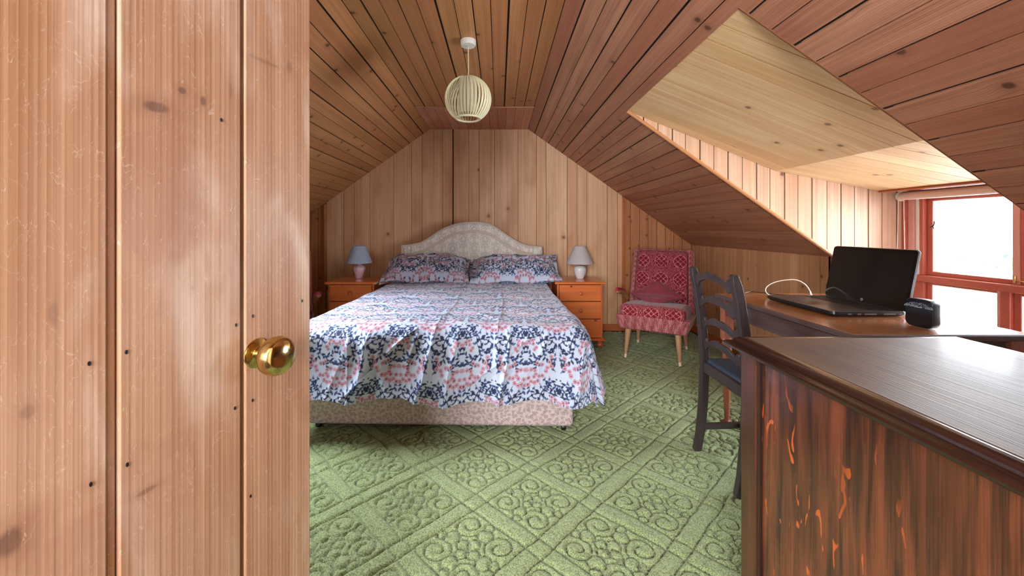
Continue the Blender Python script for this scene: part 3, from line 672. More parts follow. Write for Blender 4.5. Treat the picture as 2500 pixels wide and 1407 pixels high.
# headboard
OUT = [(240, 455), (320, 447), (400, 436), (480, 420), (540, 394), (600, 360), (675, 307), (750, 255), (825, 212), (900, 178), (975, 153), (1050, 140), (1140, 129), (1240, 125), (1320, 129), (1400, 140), (1460, 160), (1520, 190), (1585, 232), (1650, 280), (1725, 336), (1800, 385), (1850, 413), (1900, 437), (1950, 452), (2000, 460), (2085, 466), (2170, 475)]
INN = [(375, 640), (375, 592), (400, 574), (440, 567), (500, 554), (560, 530), (630, 492), (700, 450), (775, 399), (850, 350), (925, 312), (1000, 285), (1090, 267), (1180, 262), (1265, 262), (1350, 272), (1415, 292), (1480, 322), (1540, 358), (1600, 402), (1675, 454), (1750, 502), (1815, 535), (1880, 560), (1940, 575), (2000, 588), (2030, 602), (2036, 640)]
def hb(p): return ((p[0]-1205)/5.814/222, EYE-((520+p[1]/5.814)-VY)/228)
HW = (2170-240)/2/5.814/222
oz = [hb(p) for p in OUT]; ox = np.array([p[0] for p in oz]); ozz = np.array([p[1] for p in oz])
iz = [hb(p) for p in INN[1:-1]]; ix = np.array([p[0] for p in iz]); izz = np.array([p[1] for p in iz])
nu, nv = 480, 190
xs = np.linspace(ox[0], ox[-1], nu); tz = np.interp(xs, ox, ozz); sm = np.convolve(np.pad(tz, 6, 'edge'), np.ones(13)/13, 'valid'); tz = sm
Xg = np.repeat(xs[:, None], nv, 1); q = np.linspace(0, 1, nv)[None]; Zg = .40+(tz[:, None]-.40)*q
inz = np.interp(xs, ix, izz, left=0, right=0)[:, None]
dn = (Zg-inz); edge = np.minimum(np.minimum(tz[:, None]-Zg, Xg-ox[0]), ox[-1]-Xg)
slopef = np.sqrt(1+np.gradient(tz, xs)**2)[:, None]
dline = np.abs(dn)/slopef; dline = np.where((Xg < ix[0]) | (Xg > ix[-1]), np.minimum(np.abs(Xg-ix[0]), np.abs(Xg-ix[-1])), dline); dline = np.where(((Xg-ix[0] < .03) | (ix[-1]-Xg < .03)), np.minimum(dline, np.minimum(np.abs(Xg-ix[0]), np.abs(Xg-ix[-1]))+np.where(Zg > inz, 9, 0)), dline)
puff = .03*np.clip(edge/.03, 0, 1)**.45
Yg = -.035-puff+.014*np.exp(-(dline/.012)**2)+.004*(fbm(Xg*9, Zg*9, 5)-.5)
def damask(x, z):
    u = x/.115; v = z/.20; m = (np.floor(u) % 2); vv = v+.5*m; fu = (u % 1)-.5; fv = (vv % 1)-.5
    r = np.abs(fu)*2.2; a = np.abs(fv)*2
    env = .9*(1-a**1.6); med = r < env*(.75+.2*np.sin(fv*34)*np.cos(fu*16)); hole = (np.hypot(fu*1.3, (fv-.08)*1.6) < .12+.05*np.sin(7*np.arctan2(fv, np.abs(fu)+1e-6)))
    vein = (np.sin(fv*46+np.abs(fu)*30) > .72) & (r < env*.6)
    curl = np.abs(np.hypot(np.abs(fu)-.36, fv-.33)-.07) < .022; curl2 = np.abs(np.hypot(np.abs(fu)-.33, fv+.36)-.06) < .02
    sc = (np.abs(r-env*1.12) < .07*(1+np.sin(fv*60)))
    return (med & ~hole & ~vein) | curl | curl2 | sc
Dm = damask(Xg+.03, Zg)[..., None]; nn = vnoise(Xg*400, Zg*400, 8)[..., None]
C = np.where(Dm, lin((208, 202, 194)), lin((240, 234, 224)))*(.94+.12*nn)
Vh = np.stack([Xg, Yg, Zg], -1).reshape(-1, 3)
Fh = gridfaces(nu, nv)
npmesh('headboard', Vh, Fh, vcmat('cream_damask', .5, .3, 600, .0003, .35), bed, col=C.reshape(-1, 3))['label'] = 'cream damask headboard with arched top'
hbk = MB().new(); PP = [(ox[0], .40)]+[(float(a), float(b)-.002) for a, b in zip(xs[::12], tz[::12])]+[(ox[-1], .40)]
hbk.prism(PP, lambda a, b, t: Vector((a, t, b)), -.06, .0); hbk.build('headboard_back', plain('cream_backing', srgb(206, 196, 182), .7, noise=.04), bed)
pip = MB().new(); pl = [Vector((float(ix[0]), -.056, .45))]+[Vector((a, -.058, b)) for a, b in iz]+[Vector((float(ix[-1]), -.056, .45))]
pip.tube(pl, .0042, 8, smooth=4); pip.build('piping', plain('cream_piping', srgb(226, 212, 184), .5, noise=.04), bed, smooth=60)
# ------------------------------------------------------------------ duvet
def duvet():
    r = .0032; dside = .36; dfront = .40; W = WB/2-.003; y0 = .36; Lh = LB+.085
    us = np.arange(-W-dside, W+dside+r, r); vs = np.arange(y0, Lh+dfront+r, r)
    U, V = np.meshgrid(us, vs, indexing='ij')
    Lf = Lh+.0*U
    eu = np.maximum(0, np.abs(U)-W); ev = np.maximum(0, V-Lf); su = np.sign(U)
    # hem scallop
    e = (eu**6+ev**6+1e-18)**(1/6.)
    ph = np.arctan2(ev, eu+1e-9)
    fold = np.where(ph > .3, U*1.0, V*1.0)
    hemw = .014*np.sin(U*9.5+.6)+.010*np.sin(U*17+1.5)+.03*(fbm(U*5+3, V*0, 44)-.4)
    R = .07
    ang = np.minimum(e/R, math.pi/2-.16); arc = R*(math.pi/2-.16); rest = np.maximum(0, e-arc)
    out = R*np.sin(ang)+rest*math.sin(.16); drop = R*(1-np.cos(ang))+rest*math.cos(.16)
    corner = np.clip(np.minimum(eu, ev)/.1, 0, 1)
    lowv = np.clip(e/.4, 0, 1)
    out = out+corner*.03*lowv+np.where(ev > eu, 0, .03*lowv**1.3*np.clip((V-1.0)/1.0, 0, 1))
    hd = np.clip((V-.9)/.9, 0, 1); out = np.where(ev > 1e-6, out, out*(.5+.5*hd))
    nx = np.where(e > 1e-5, eu/np.maximum(np.hypot(eu, ev), 1e-6), 0)*su; ny = np.where(e > 1e-5, ev/np.maximum(np.hypot(eu, ev), 1e-6), 0)
    # wrinkles
    f1 = ridge(U*4.3+V*.8+.3*fbm(U*3, V*3, 2), V*.9, 11)**5; f2 = ridge(U*2.4-V*1.6, V*.8+U*.6, 12)**6; f3 = ridge(U*3.0+V*2.6, V*.7, 17)**7
    fr_ = np.clip(ev/.12, 0, 1); sd = np.clip(eu/.15, 0, 1)
    wr = fr_*(.034*f1+.022*f2+.020*f3+.010*ridge(U*9+V*3, V*2, 13)**3)
    wr = wr*(1-.6*corner)+sd*(1-fr_)*(.35+.65*hd)*(1-.6*corner)*(.026*ridge(V*3.1+U*.8, U*.8, 14)**4+.02*ridge(V*5.5-U*1.5, U*1.0, 15)**3)
    # straight creases pressed into the cloth
    cre = 0
    for cx, am in ((-.44, .007), (.005, .010), (.335, .009)):
        cre = cre+am*np.exp(-np.abs(U-cx-.01*np.sin(V*5))/.012)
    diag = .010*np.exp(-np.abs((U-.05)-(.9*(V-Lh-.20)))/.012)*np.clip((V-Lh-.02)/.05, 0, 1)*(V > Lh)
    diag = diag*0+.012*np.exp(-np.abs((V-Lh)-(.36-.95*(U+.45)))/.010)*((U > -.48) & (U < -.1))*(V > Lh)+.012*np.exp(-np.abs((V-Lh)-(.36-.75*(U-.12)))/.010)*((U > .08) & (U < .55))*(V > Lh)
    topw = (1-np.clip(e/.05, 0, 1))
    hgt = topw*(.012*ridge(U*2.2+V*.5, V*1.2, 21)**4+.008*ridge(U*3.1-V*3.4, V*1.5+U, 22)**5+.022*(fbm(U*2.2, V*2.2, 23)-.45)+.010*np.exp(-np.abs(V-1.3)/.02)*0)
    amp = wr+cre+diag
    amp = amp*1.25; X = np.clip(U, -W, W)+nx*(out+amp); Yv = np.minimum(V, Lf)+ny*(out+amp)
    Z = ZT+.012-drop-lowv*np.where(ev > eu, hemw, .015*np.sin(V*16))*.9+hgt+topw*(cre+.0)
    Z = Z+.02*np.exp(-(e/.12)**2)*np.clip(1-e/.1, 0, 1)*0
    # edge softening towards the head
    C = printed(U+.020, Lh-V+.27)
    Vt = np.stack([X, -Yv, Z], -1).reshape(-1, 3)
    return Vt, gridfaces(len(us), len(vs), flip=True), C.reshape(-1, 3)
Vd, Fd, Cd = duvet()
dv = npmesh('duvet', Vd, Fd, M['print'], col=Cd)
dv.location = (-.285, ybed, 0); dv.rotation_euler = (0, 0, math.radians(-1.3))
sol = dv.modifiers.new('thickness', 'SOLIDIFY'); sol.thickness = .012; sol.offset = -1
tag(dv, 'crumpled white duvet printed with navy leaves and pink daisies spread over the bed', 'duvet')
# ------------------------------------------------------------------ pillows
def pillow(name, loc, rot, w, d, h, seed, label, off, corner=0):
    nu, nv = 230, 150; parts = []
    u, v = np.meshgrid(np.linspace(-1, 1, nu), np.linspace(-1, 1, nv), indexing='ij')
    Vs, Fs, Cs = [], [], []
    for i, s in enumerate((1, -1)):
        fl = .9; a = np.clip(1-np.abs(u/fl)**3.2, 0, 1)**.55; b = np.clip(1-np.abs(v/fl)**2.6, 0, 1)**.55
        puff_ = a*b*h*.5
        pin = 1-.05*(1-np.abs(v)**2)*np.abs(u)**6; pv = 1-.07*(1-np.abs(u)**2)*np.abs(v)**4
        X = u*w/2*pin; Yv = v*d/2*pv
        wr = .018*ridge(u*3.5+v*2+seed, v*1.5, seed)**4+.012*ridge(u*2-v*4, v*2+u, seed+3)**4+.012*(fbm(u*3, v*3, seed+5)-.5)
        flap = .012*np.sin(u*7+seed)*np.abs(v)**4+.012*np.sin(v*6+seed*2)*np.abs(u)**6+.03*np.sign(u)*np.abs(u)**8*np.abs(v)**8*(1 if corner else .4)
        Z = s*(puff_+.0025)+wr*(.25+a*b)*(1 if s > 0 else -.3)+flap
        Vs.append(np.stack([X, Yv, Z], -1).reshape(-1, 3)); Fs.append(gridfaces(nu, nv, i*nu*nv, flip=(s < 0)))
        Cs.append(printed(X+off[0], -Yv+off[1]+(0 if s > 0 else .1)).reshape(-1, 3))
    o = npmesh(name, np.concatenate(Vs), np.concatenate(Fs), M['print'], col=np.concatenate(Cs)); o.location = loc; o.rotation_euler = rot
    return tag(o, label, 'pillow', 'patterned pillows on the bed')
pillow('pillow', (-.715, 3.92, .715), (math.radians(27), math.radians(1), math.radians(1)), .86, .50, .19, 31, 'left front floral pillow on the bed below the headboard', (0, .10))
pillow('pillow', (.163, 3.90, .715), (math.radians(27), math.radians(-1), math.radians(-1)), .89, .50, .19, 47, 'right front floral pillow on the bed below the headboard', (.08, .35), 1)
pillow('pillow', (.10, 4.03, .70), (math.radians(38), 0, math.radians(2)), .86, .40, .08, 61, 'pillow tucked behind the right front pillow with only one corner showing', (.03, .2))
# ------------------------------------------------------------------ bedside chests
def nightstand(loc, rz, label, chip=False):
    t = empty('bedside_chest', loc, label, 'bedside chest', rz, 'orange pine bedside chests'); w, d, h = .43, .40, .622
    mb = MB()
    mb.new((0, 0, 1)); mb.box((-w/2, -d/2+.012, .085), (-w/2+.018, d/2, h-.02)); mb.box((w/2-.018, -d/2+.012, .085), (w/2, d/2, h-.02)); mb.box((-w/2, d/2-.01, .085), (w/2, d/2, h-.02)); mb.box((-w/2, -d/2+.03, .085), (w/2, d/2, .10))
    mb.build('body', M['night'], t, bevel=.002)
    mb = MB().new((1, 0, 0)); x1, y1 = w/2+.022, d/2; rings = []
    for o, z in ((-.006, h-.024), (.0, h-.022), (.002, h-.016), (.001, h-.008), (-.003, h-.003), (-.010, h)):
        rings.append([Vector((-x1-o, -y1-.012-o, z)), Vector((x1+o, -y1-.012-o, z)), Vector((x1+o, y1, z)), Vector((-x1-o, y1, z))])
    mb.loft(rings); mb.build('top', M['night'], t)
    mb = MB().new((1, 0, 0)); mb.loft([[Vector((-a, -b, z)), Vector((a, -b, z)), Vector((a, d/2, z)), Vector((-a, d/2, z))] for a, b, z in ((w/2+.02, d/2+.012, .066), (w/2+.022, d/2+.014, .074), (w/2+.012, d/2+.004, .08), (w/2+.006, d/2-.002, .088))]); mb.build('plinth', M['night'], t)
    zs = [(.440, .592), (.274, .434), (.094, .268)]
    for i, (a, b) in enumerate(zs):
        dr = bpy.data.objects.new('drawer', None)
        mb = MB(); hh = b-a; cut = a+hh*(.58, .55, .48)[i]
        mb.new((1, 0, 0), tint=random.random()); mb.box((-w/2+.02, -d/2-.001, a), (w/2-.02, -d/2+.018, cut)); mb.new((1, 0, 0), tint=random.random()); mb.box((-w/2+.02, -d/2-.001, cut), (w/2-.02, -d/2+.018, b))
        dr = mb.build('drawer', M['night'], t, bevel=.0025)
        kb = MB().new((0, 1, 0)); Mk = Matrix.Translation((0.0, -d/2, (a+b)/2)) @ Matrix.Rotation(math.pi/2, 4, 'X')
        kb.lathe([(.0, 0), (.009, 0), (.008, .008), (.009, .012), (.014, .016), (.0175, .022), (.0175, .028), (.014, .034), (.007, .037), (0, .0375)], n=20, M=Mk); kb.build('knob', M['knobw'], dr, smooth=60)
    for sx in (-1, 1):
        for sy in (-1, 1):
            mb = MB().new((0, 0, 1)); mb.lathe([(.012, 0), (.026, .004), (.034, .014), (.036, .026), (.032, .04), (.022, .048), (.019, .053), (.024, .058), (.026, .066)], (sx*(w/2-.022), sy*(d/2-.028), 0), 24); mb.build('foot', M['knobw'], t, smooth=60)
    if chip:
        mb = MB().new((1, 0, 0)); mb.loft([[Vector((x1-.012, -y1-.02, h-.022)), Vector((x1+.004, -y1-.016, h-.020)), Vector((x1+.006, -y1+.07, h-.020)), Vector((x1-.004, -y1+.07, h-.022))], [Vector((x1-.010, -y1-.017, h-.004)), Vector((x1+.003, -y1-.012, h-.006)), Vector((x1+.004, -y1+.068, h-.001)), Vector((x1-.004, -y1+.068, h))]]); o = mb.build('bare_edge', M['cheek'], t); o['label'] = 'pale chipped edge strip'
    return t
M['knobw'] = wood('turned_orange_pine', srgb(214, 122, 84), srgb(176, 82, 50), knot=0, rough=.25, coat=.5, bump=.1)
nightstand((.765, 3.865, 0), math.radians(0), 'orange pine three-drawer bedside chest on the right of the bed')
nightstand((-1.395, 3.865, 0), math.radians(0), 'orange pine bedside chest on the left of the bed, partly in shadow', True)
# ------------------------------------------------------------------ table lamps
def shade_mat(name, col):
    k = N(name); k.b.inputs['Base Color'].default_value = col; k.b.inputs['Roughness'].default_value = .75
    co = k.n('ShaderNodeTexCoord').outputs['Object']; k.bump(k.noise(k.vec(co, (1, 1, 6)), 200, 2), .2, .0004)
    tl = k.n('ShaderNodeBsdfTranslucent'); tl.inputs[0].default_value = col; mx = k.n('ShaderNodeMixShader'); mx.inputs[0].default_value = .3
    k.l(k.b.outputs[0], mx.inputs[1]); k.l(tl.outputs[0], mx.inputs[2]); k.l(mx.outputs[0], k.t.nodes['Material Output'].inputs[0]); return k.m
def lamp(loc, label, bprof, r0, r1, z0, z1, bmat, smat, swirl=0, neckmat=None):
    t = empty('table_lamp', loc, label, 'table lamp', 0, 'bedside lamps')
    mb = MB().new(); n = 48; rings = []
    for r, z in bprof:
        rings.append([Vector((r*(1+(swirl*math.cos(7*(2*math.pi*i/n)+z*38) if swirl else 0))*math.cos(2*math.pi*i/n), r*(1+(swirl*math.cos(7*(2*math.pi*i/n)+z*38) if swirl else 0))*math.sin(2*math.pi*i/n), z)) for i in range(n)])
    mb.loft(rings); mb.build('base', bmat, t, smooth=60)
    zt = bprof[-1][1]; mb = MB().new(); mb.lathe([(.013, zt-.002), (.017, zt+.001), (.016, zt+.005), (.011, zt+.008), (.011, z0+.03), (0, z0+.03)], n=20); mb.build('lamp_holder', neckmat or M['white'], t, smooth=50)
    mb = MB().new(); mb.lathe([(r0, z0), (r1, z1), (r1-.002, z1), (r0-.002, z0), (r0, z0)], n=48, cap=False); 
    mb.build('lamp_shade', smat, t, smooth=40)
    mb = MB().new(); mb.lathe([(.014, z1-.03), (.016, z1-.03)], n=16, cap=False)
    for a in range(3):
        q = a*2.094; mb.tube([(.012*math.cos(q), .012*math.sin(q), z1-.03), ((r1-.002)*math.cos(q), (r1-.002)*math.sin(q), z1-.004)], .0012, 5)
    mb.tube([(0, 0, z0+.028), (0, 0, z1-.03)], .008, 8)
    mb.build('shade_carrier', M['brass'], t)
    return t
lamp((-1.406, 3.915, .622), 'small pink swirled ceramic lamp with pale blue shade on the left chest', [(.036, 0), (.040, .004), (.041, .012), (.039, .02), (.043, .04), (.052, .07), (.058, .095), (.056, .113), (.044, .127), (.026, .136), (.022, .140), (.024, .143)], .127, .064, .156, .328,
     plain('pink_glaze', srgb(222, 184, 196), .12, spec=.7, coat=.6, noise=.05), shade_mat('pale_blue_shade', srgb(186, 200, 226)), .05)
lamp((.815, 3.915, .622), 'small white ceramic lamp with white coolie shade and gilt neck on the right chest', [(.034, 0), (.038, .003), (.040, .010), (.052, .035), (.060, .062), (.063, .088), (.060, .108), (.048, .122), (.028, .129), (.024, .131)], .139, .056, .150, .325,
     plain('white_glaze', srgb(226, 224, 226), .12, spec=.7, coat=.6, noise=.03), shade_mat('white_shade', srgb(222, 216, 218)), 0, M['brass'])
# ------------------------------------------------------------------ pendant light
t = empty('pendant_light', (px2(1143, 2.27), 2.27, EYE+.753), 'cream globe pendant of thin vertical ribs hanging from the ceiling', 'ceiling light')
HC = ZF-(EYE+.753)
cream = plain('cream_plastic', srgb(228, 222, 186), .45, noise=.03); ck = cream.node_tree
mb = MB().new(); mb.lathe([(0, HC), (.045, HC), (.045, HC-.022), (.041, HC-.030), (.0, HC-.031)][::-1], n=32); mb.build('ceiling_rose', M['white'], t, smooth=40)
mb = MB().new(); mb.tube([(0, 0, HC-.03), (.001, 0, HC-.10), (.0015, 0, HC-.18), (-.001, 0, .12)], .0032, 8, smooth=5); mb.build('flex', M['cord'], t, smooth=60)
mb = MB().new(); R_ = .132; nr = 38
for i in range(nr):
    q = 2*math.pi*i/nr; A = []; B = []; wd = .0055
    tw = .8
    for j in range(19):
        th = math.radians(8+(162-15-8+3)*j/18); rr_ = R_*math.sin(th); zz = R_*math.cos(th)
        aq = q; er = Vector((math.cos(aq), math.sin(aq), 0)); et = Vector((-math.sin(aq), math.cos(aq), 0)); nrm = Vector((er.x*math.sin(th), er.y*math.sin(th), math.cos(th)))
        wdir = (et*math.cos(tw)+nrm*math.sin(tw)); c0 = Vector((rr_*er.x, rr_*er.y, zz)); ww = wd*(.25+.75*math.sin(th)); th_ = nrm*math.cos(tw)*.0006
        A.append([c0-wdir*ww-th_, c0+wdir*ww-th_, c0+wdir*ww+th_, c0-wdir*ww+th_])
    mb.loft(A)
o = mb.build('ribs', cream, t, smooth=30)
mb = MB().new(); zb = R_*math.cos(math.radians(148)); rb = R_*math.sin(math.radians(148)); mb.lathe([(rb-.006, zb+.004), (rb+.004, zb+.004), (rb+.004, zb-.004), (rb-.006, zb-.004), (rb-.006, zb+.004)], n=40, cap=False); mb.build('bottom_ring', cream, t, smooth=50); mb = MB().new(); mb.lathe([(.018, R_*.985), (.03, R_*.975), (.03, R_*.96), (.016, R_*.97), (.018, R_*.985)], n=24, cap=False); mb.build('top_ring', cream, t, smooth=50)
mb = MB().new(); 
for i in range(20):
    q = 2*math.pi*i/20; mb.box((-.0075, .052, -.085), (.0075, .0532, .118), M=Matrix.Rotation(q, 4, 'Z'))
mb.lathe([(0, .1), (.02, .1), (.02, .03), (.0, .03)][::-1], n=16); mb.build('inner_sleeve', shade_mat('cream_sleeve', srgb(230, 226, 200)), t)
# ------------------------------------------------------------------ armchair
def lattice(u, v):
    P = .17; a0 = u/P; b0 = v/P; k_ = .105
    a = a0+k_*np.sin(2*np.pi*a0)*.9; b = b0+k_*np.sin(2*np.pi*b0)*.9
    s = (a+b)*2.5; d = (a-b)*2.5
    ln = np.minimum(np.abs((s % 1)-.5), np.abs((d % 1)-.5)); den = (1+.55*np.cos(2*np.pi*a0))*.5+(1+.55*np.cos(2*np.pi*b0))*.5
    rr = np.hypot(((a0+.5) % 1)-.5, ((b0+.5) % 1)-.5); ring = np.abs(rr-.36) < .016
    ring2 = (np.abs(((rr*17) % 1)-.5) < .12) & (rr > .40)
    dash = vnoise(u*420, v*420, 77) > .25
    return ((((ln < .042*den) & (rr < .37)) | ring | ring2) & dash)
def chev(u, v):
    p = .022; q = .0125; z_ = np.abs(((u/p) % 1)-.5)*2; return (((v/q+z_*1.0) % 1) < .5) & ((np.abs(z_-.5) > .0)) & (((u/p*2) % 1) > .14)
def fabric(u, v, kind):
    base = lin((140, 16, 42)); dkr = lin((98, 10, 30)); pal = lin((206, 140, 138)); n_ = vnoise(u*700, v*700, 5)[..., None]
    C = base*n_+dkr*(1-n_)
    if kind == 0: m = lattice(u, v)
    elif kind == 1: m = chev(u, v)
    else: m = np.zeros_like(u, dtype=bool)
    return np.where(m[..., None], pal*(.75+.25*n_), C)
M['chairfab'] = vcmat('red_woven_upholstery', .8, .25, 800, .0005)
def padbox(name, sz, r, kinds, parent, M4, deform=None, res=.0038, crown=0, topk=None):
    """dense rounded box; kinds = pattern for (x-, x+, y-, y+, z-, z+)"""
    Vs, Fs, Cs = [], [], []; off = 0; h = np.array(sz)/2
    for ax in range(3):
        for s in (-1, 1):
            a1, a2 = [i for i in range(3) if i != ax]; n1 = max(4, int(sz[a1]/res)); n2 = max(4, int(sz[a2]/res))
            g1 = np.linspace(-h[a1], h[a1], n1); g2 = np.linspace(-h[a2], h[a2], n2); A, B = np.meshgrid(g1, g2, indexing='ij')
            P = np.zeros(A.shape+(3,)); P[..., a1] = A; P[..., a2] = B; P[..., ax] = s*h[ax]
            inner = np.clip(P, -(h-r), h-r); dlt = P-inner; L_ = np.linalg.norm(dlt, axis=-1, keepdims=True); P2 = inner+dlt/np.maximum(L_, 1e-9)*r
            C = fabric(A, B, kinds[ax*2+(s > 0)]) if ax != 0 else fabric(B, A, kinds[ax*2+(s > 0)]) if False else fabric(A, B, kinds[ax*2+(s > 0)])
            if crown:
                nb = (1-(P2[..., 0]/h[0])**2)*(1-(P2[..., 1]/h[1])**2); P2[..., 2] += crown*np.clip(nb, 0, 1)**.6*(P2[..., 2] > 0)
            if deform is not None: P2 = deform(P2)
            flip = (s < 0) ^ (ax == 1)
            Vs.append(P2.reshape(-1, 3)); Fs.append(gridfaces(n1, n2, off, flip)); Cs.append(C.reshape(-1, 3)); off += n1*n2
    V = np.concatenate(Vs); R = np.array(M4.to_3x3()); T_ = np.array(M4.translation); V = V @ R.T+T_
    o = npmesh(name, V, np.concatenate(Fs), M['chairfab'], parent, col=np.concatenate(Cs)); 
    bm = bmesh.new(); bm.from_mesh(o.data); bmesh.ops.remove_doubles(bm, verts=bm.verts, dist=2e-4); bm.to_mesh(o.data); bm.free(); return o
M['beech'] = wood('pale_worn_beech', srgb(200, 160, 124), srgb(150, 104, 74), knot=0, rough=.4)
M['armwood'] = wood('golden_beech_arm', srgb(196, 148, 92), srgb(140, 92, 52), knot=0, rough=.3, coat=.3)
def armchair(loc, rz, label):
    t = empty('armchair', loc, label, 'armchair', rz, 'red upholstered armchairs')
    Rt = lambda a: Matrix.Rotation(math.radians(a), 4, 'X')
    def taper(P): 
        P = P.copy(); f = 1-.10*np.clip(-(P[..., 2])/.10+.5, 0, 1); P[..., 0] *= f; P[..., 1] -= .0; P[..., 1] += np.where(P[..., 1] < 0, .028*np.clip(.5-P[..., 2]/.10, 0, 1), 0); return P
    seatM = Matrix.Translation((0, .0, .292)) @ Rt(-5)
    padbox('seat_frame', (.60, .60, .125), .018, (1, 1, 1, 1, 2, 2), t, seatM, taper)
    padbox('seat', (.535, .56, .115), .045, (2, 2, 0, 0, 0, 0), t, Matrix.Translation((0, -.012, .385)) @ Rt(-5), None, crown=.02)
    backM = Matrix.Translation((0, .305, .625)) @ Rt(-16)
    def bt(P): P = P.copy(); P[..., 0] *= 1-.03*(P[..., 2]/.3); return P
    padbox('back_shell', (.56, .10, .60), .02, (1, 1, 1, 1, 2, 2), t, backM, bt)
    padbox('backrest', (.475, .10, .565), .04, (2, 2, 0, 0, 2, 2), t, Matrix.Translation((0, .262, .635)) @ Rt(-16), bt)
    for sx in (-1, 1):
        # shaped wooden arm with a padded red top
        pts = [Vector((sx*.305, .20, .455)), Vector((sx*.325, .10, .515)), Vector((sx*.335, 0, .54)), Vector((sx*.335, -.09, .548))]
        mb = MB().new((0, 1, 0)); rings = []; Q = catmull(pts, 6)
        for i, p in enumerate(Q):
            f = i/(len(Q)-1); a_ = .018+.012*math.sin(f*math.pi); b_ = .026-.006*f
            if i == len(Q)-1: a_ *= .4; b_ *= .4
            if i == len(Q)-2: a_ *= .8; b_ *= .8
            rings.append([p+Vector((a_*math.cos(q), 0, b_*math.sin(q)-.01)) for q in [2*math.pi*j/14 for j in range(14)]])
        mb.loft(rings); arm = mb.build('arm', M['armwood'], t, smooth=60)
        mb = MB().new(); rings = []
        for i, p in enumerate(Q[4:]):
            f = i/(len(Q)-5); a_ = .031*math.sin(math.pi*min(.93, .16+f*.78))**.5; 
            rings.append([p+Vector((a_*math.cos(q), -.004 if i == len(Q)-5 else 0, .012+.014*math.sin(q))) for q in [2*math.pi*j/14 for j in range(14)]])
        mb.loft(rings); mb.build('arm_pad', M['armred'], arm, smooth=60)
        for yy, tl in ((-.225, -.035), (.22, .05)):
            top = Vector((sx*.20, yy, .245)); bot = Vector((sx*.218, yy+tl, .0)); mb = MB().new((0, 0, 1)); mb.tube([bot+(top-bot)*q for q in (.12, .3, .5, .75, 1)], lambda f: .0125+.013*f, 16); lg = mb.build('leg', M['beech'], t, smooth=50)
            mb = MB().new((0, 0, 1)); mb.tube([bot, bot+(top-bot)*.06, bot+(top-bot)*.125], lambda f: .0108+.002*f, 16); fr = mb.build('ferrule', M['ferr'], lg, smooth=50); fr['label'] = 'pale leg tip'
    return t
M['armred'] = plain('red_arm_cloth', srgb(170, 36, 66), .8, noise=.35, ns=160); M['ferr'] = plain('ivory_ferrule', srgb(226, 200, 176), .45, noise=.08)
armchair((1.425, 3.51, 0), math.radians(-31), 'red patterned armchair with splayed pale legs in the far right corner')
armchair((-1.912, 3.32, 0), math.radians(25), 'red armchair hidden behind the open door, only its arm tip showing')
# cushion on the armchair
def cushion():
    n = 130; u, v = np.meshgrid(np.linspace(-1, 1, n), np.linspace(-1, 1, n), indexing='ij'); Vs, Fs, Cs = [], [], []
    for i, s in enumerate((1, -1)):
        a = np.clip(1-np.abs(u)**2.6, 0, 1)**.6*np.clip(1-np.abs(v)**2.6, 0, 1)**.6; pin = 1-.10*(1-v**2)*np.abs(u)**3; pv = 1-.10*(1-u**2)*np.abs(v)**3
        X = u*.178*pin; Y_ = v*.178*pv; Z = s*(.05*a+.003)+.008*(fbm(u*3, v*3, 40)-.5)
        # slump: fold the lower half forward
        Vs.append(np.stack([X, Y_, Z], -1).reshape(-1, 3)); Fs.append(gridfaces(n, n, i*n*n, s < 0))
        w_ = (np.abs((((X+Y_)*75) % 1)-.5) < .22)[..., None]; nz_ = vnoise(u*160, v*160, 3)[..., None]
        Cs.append(np.where(w_, lin((150, 62, 74)), lin((112, 40, 52)))*(.85+.3*nz_)); Cs[-1] = Cs[-1].reshape(-1, 3)
    V = np.concatenate(Vs); q = math.radians(45); x, y, z = V.T; X = x*math.cos(q)-y*math.sin(q); Y_ = x*math.sin(q)+y*math.cos(q)
    yy = Y_; low = np.clip(-yy, 0, 1)   # bend
    Zp = np.where(yy > -.02, (yy+.02), (yy+.02)*.30); Yf = np.where(yy > -.02, 0, (yy+.02)*.93)
    tl = math.radians(20); V = np.stack([X*.98, Yf-z*.8+np.maximum(Zp, 0)*math.sin(tl)*.7, np.where(Zp > 0, Zp*.62, Zp)*math.cos(tl)*.93+np.where(yy > -.02, 0, z*.6)], 1)
    o = npmesh('cushion', V, np.concatenate(Fs), vcmat('dusty_pink_cushion', .85, .3, 500, .0006), col=np.concatenate(Cs)); return o
cu = cushion(); cth = math.radians(-31); lx, ly = -.015, .085
cu.location = (1.425+lx*math.cos(cth)-ly*math.sin(cth), 3.51+lx*math.sin(cth)+ly*math.cos(cth), .495); cu.rotation_euler = (0, 0, cth)
tag(cu, 'dusty pink cushion standing on one corner on the right armchair seat', 'cushion')
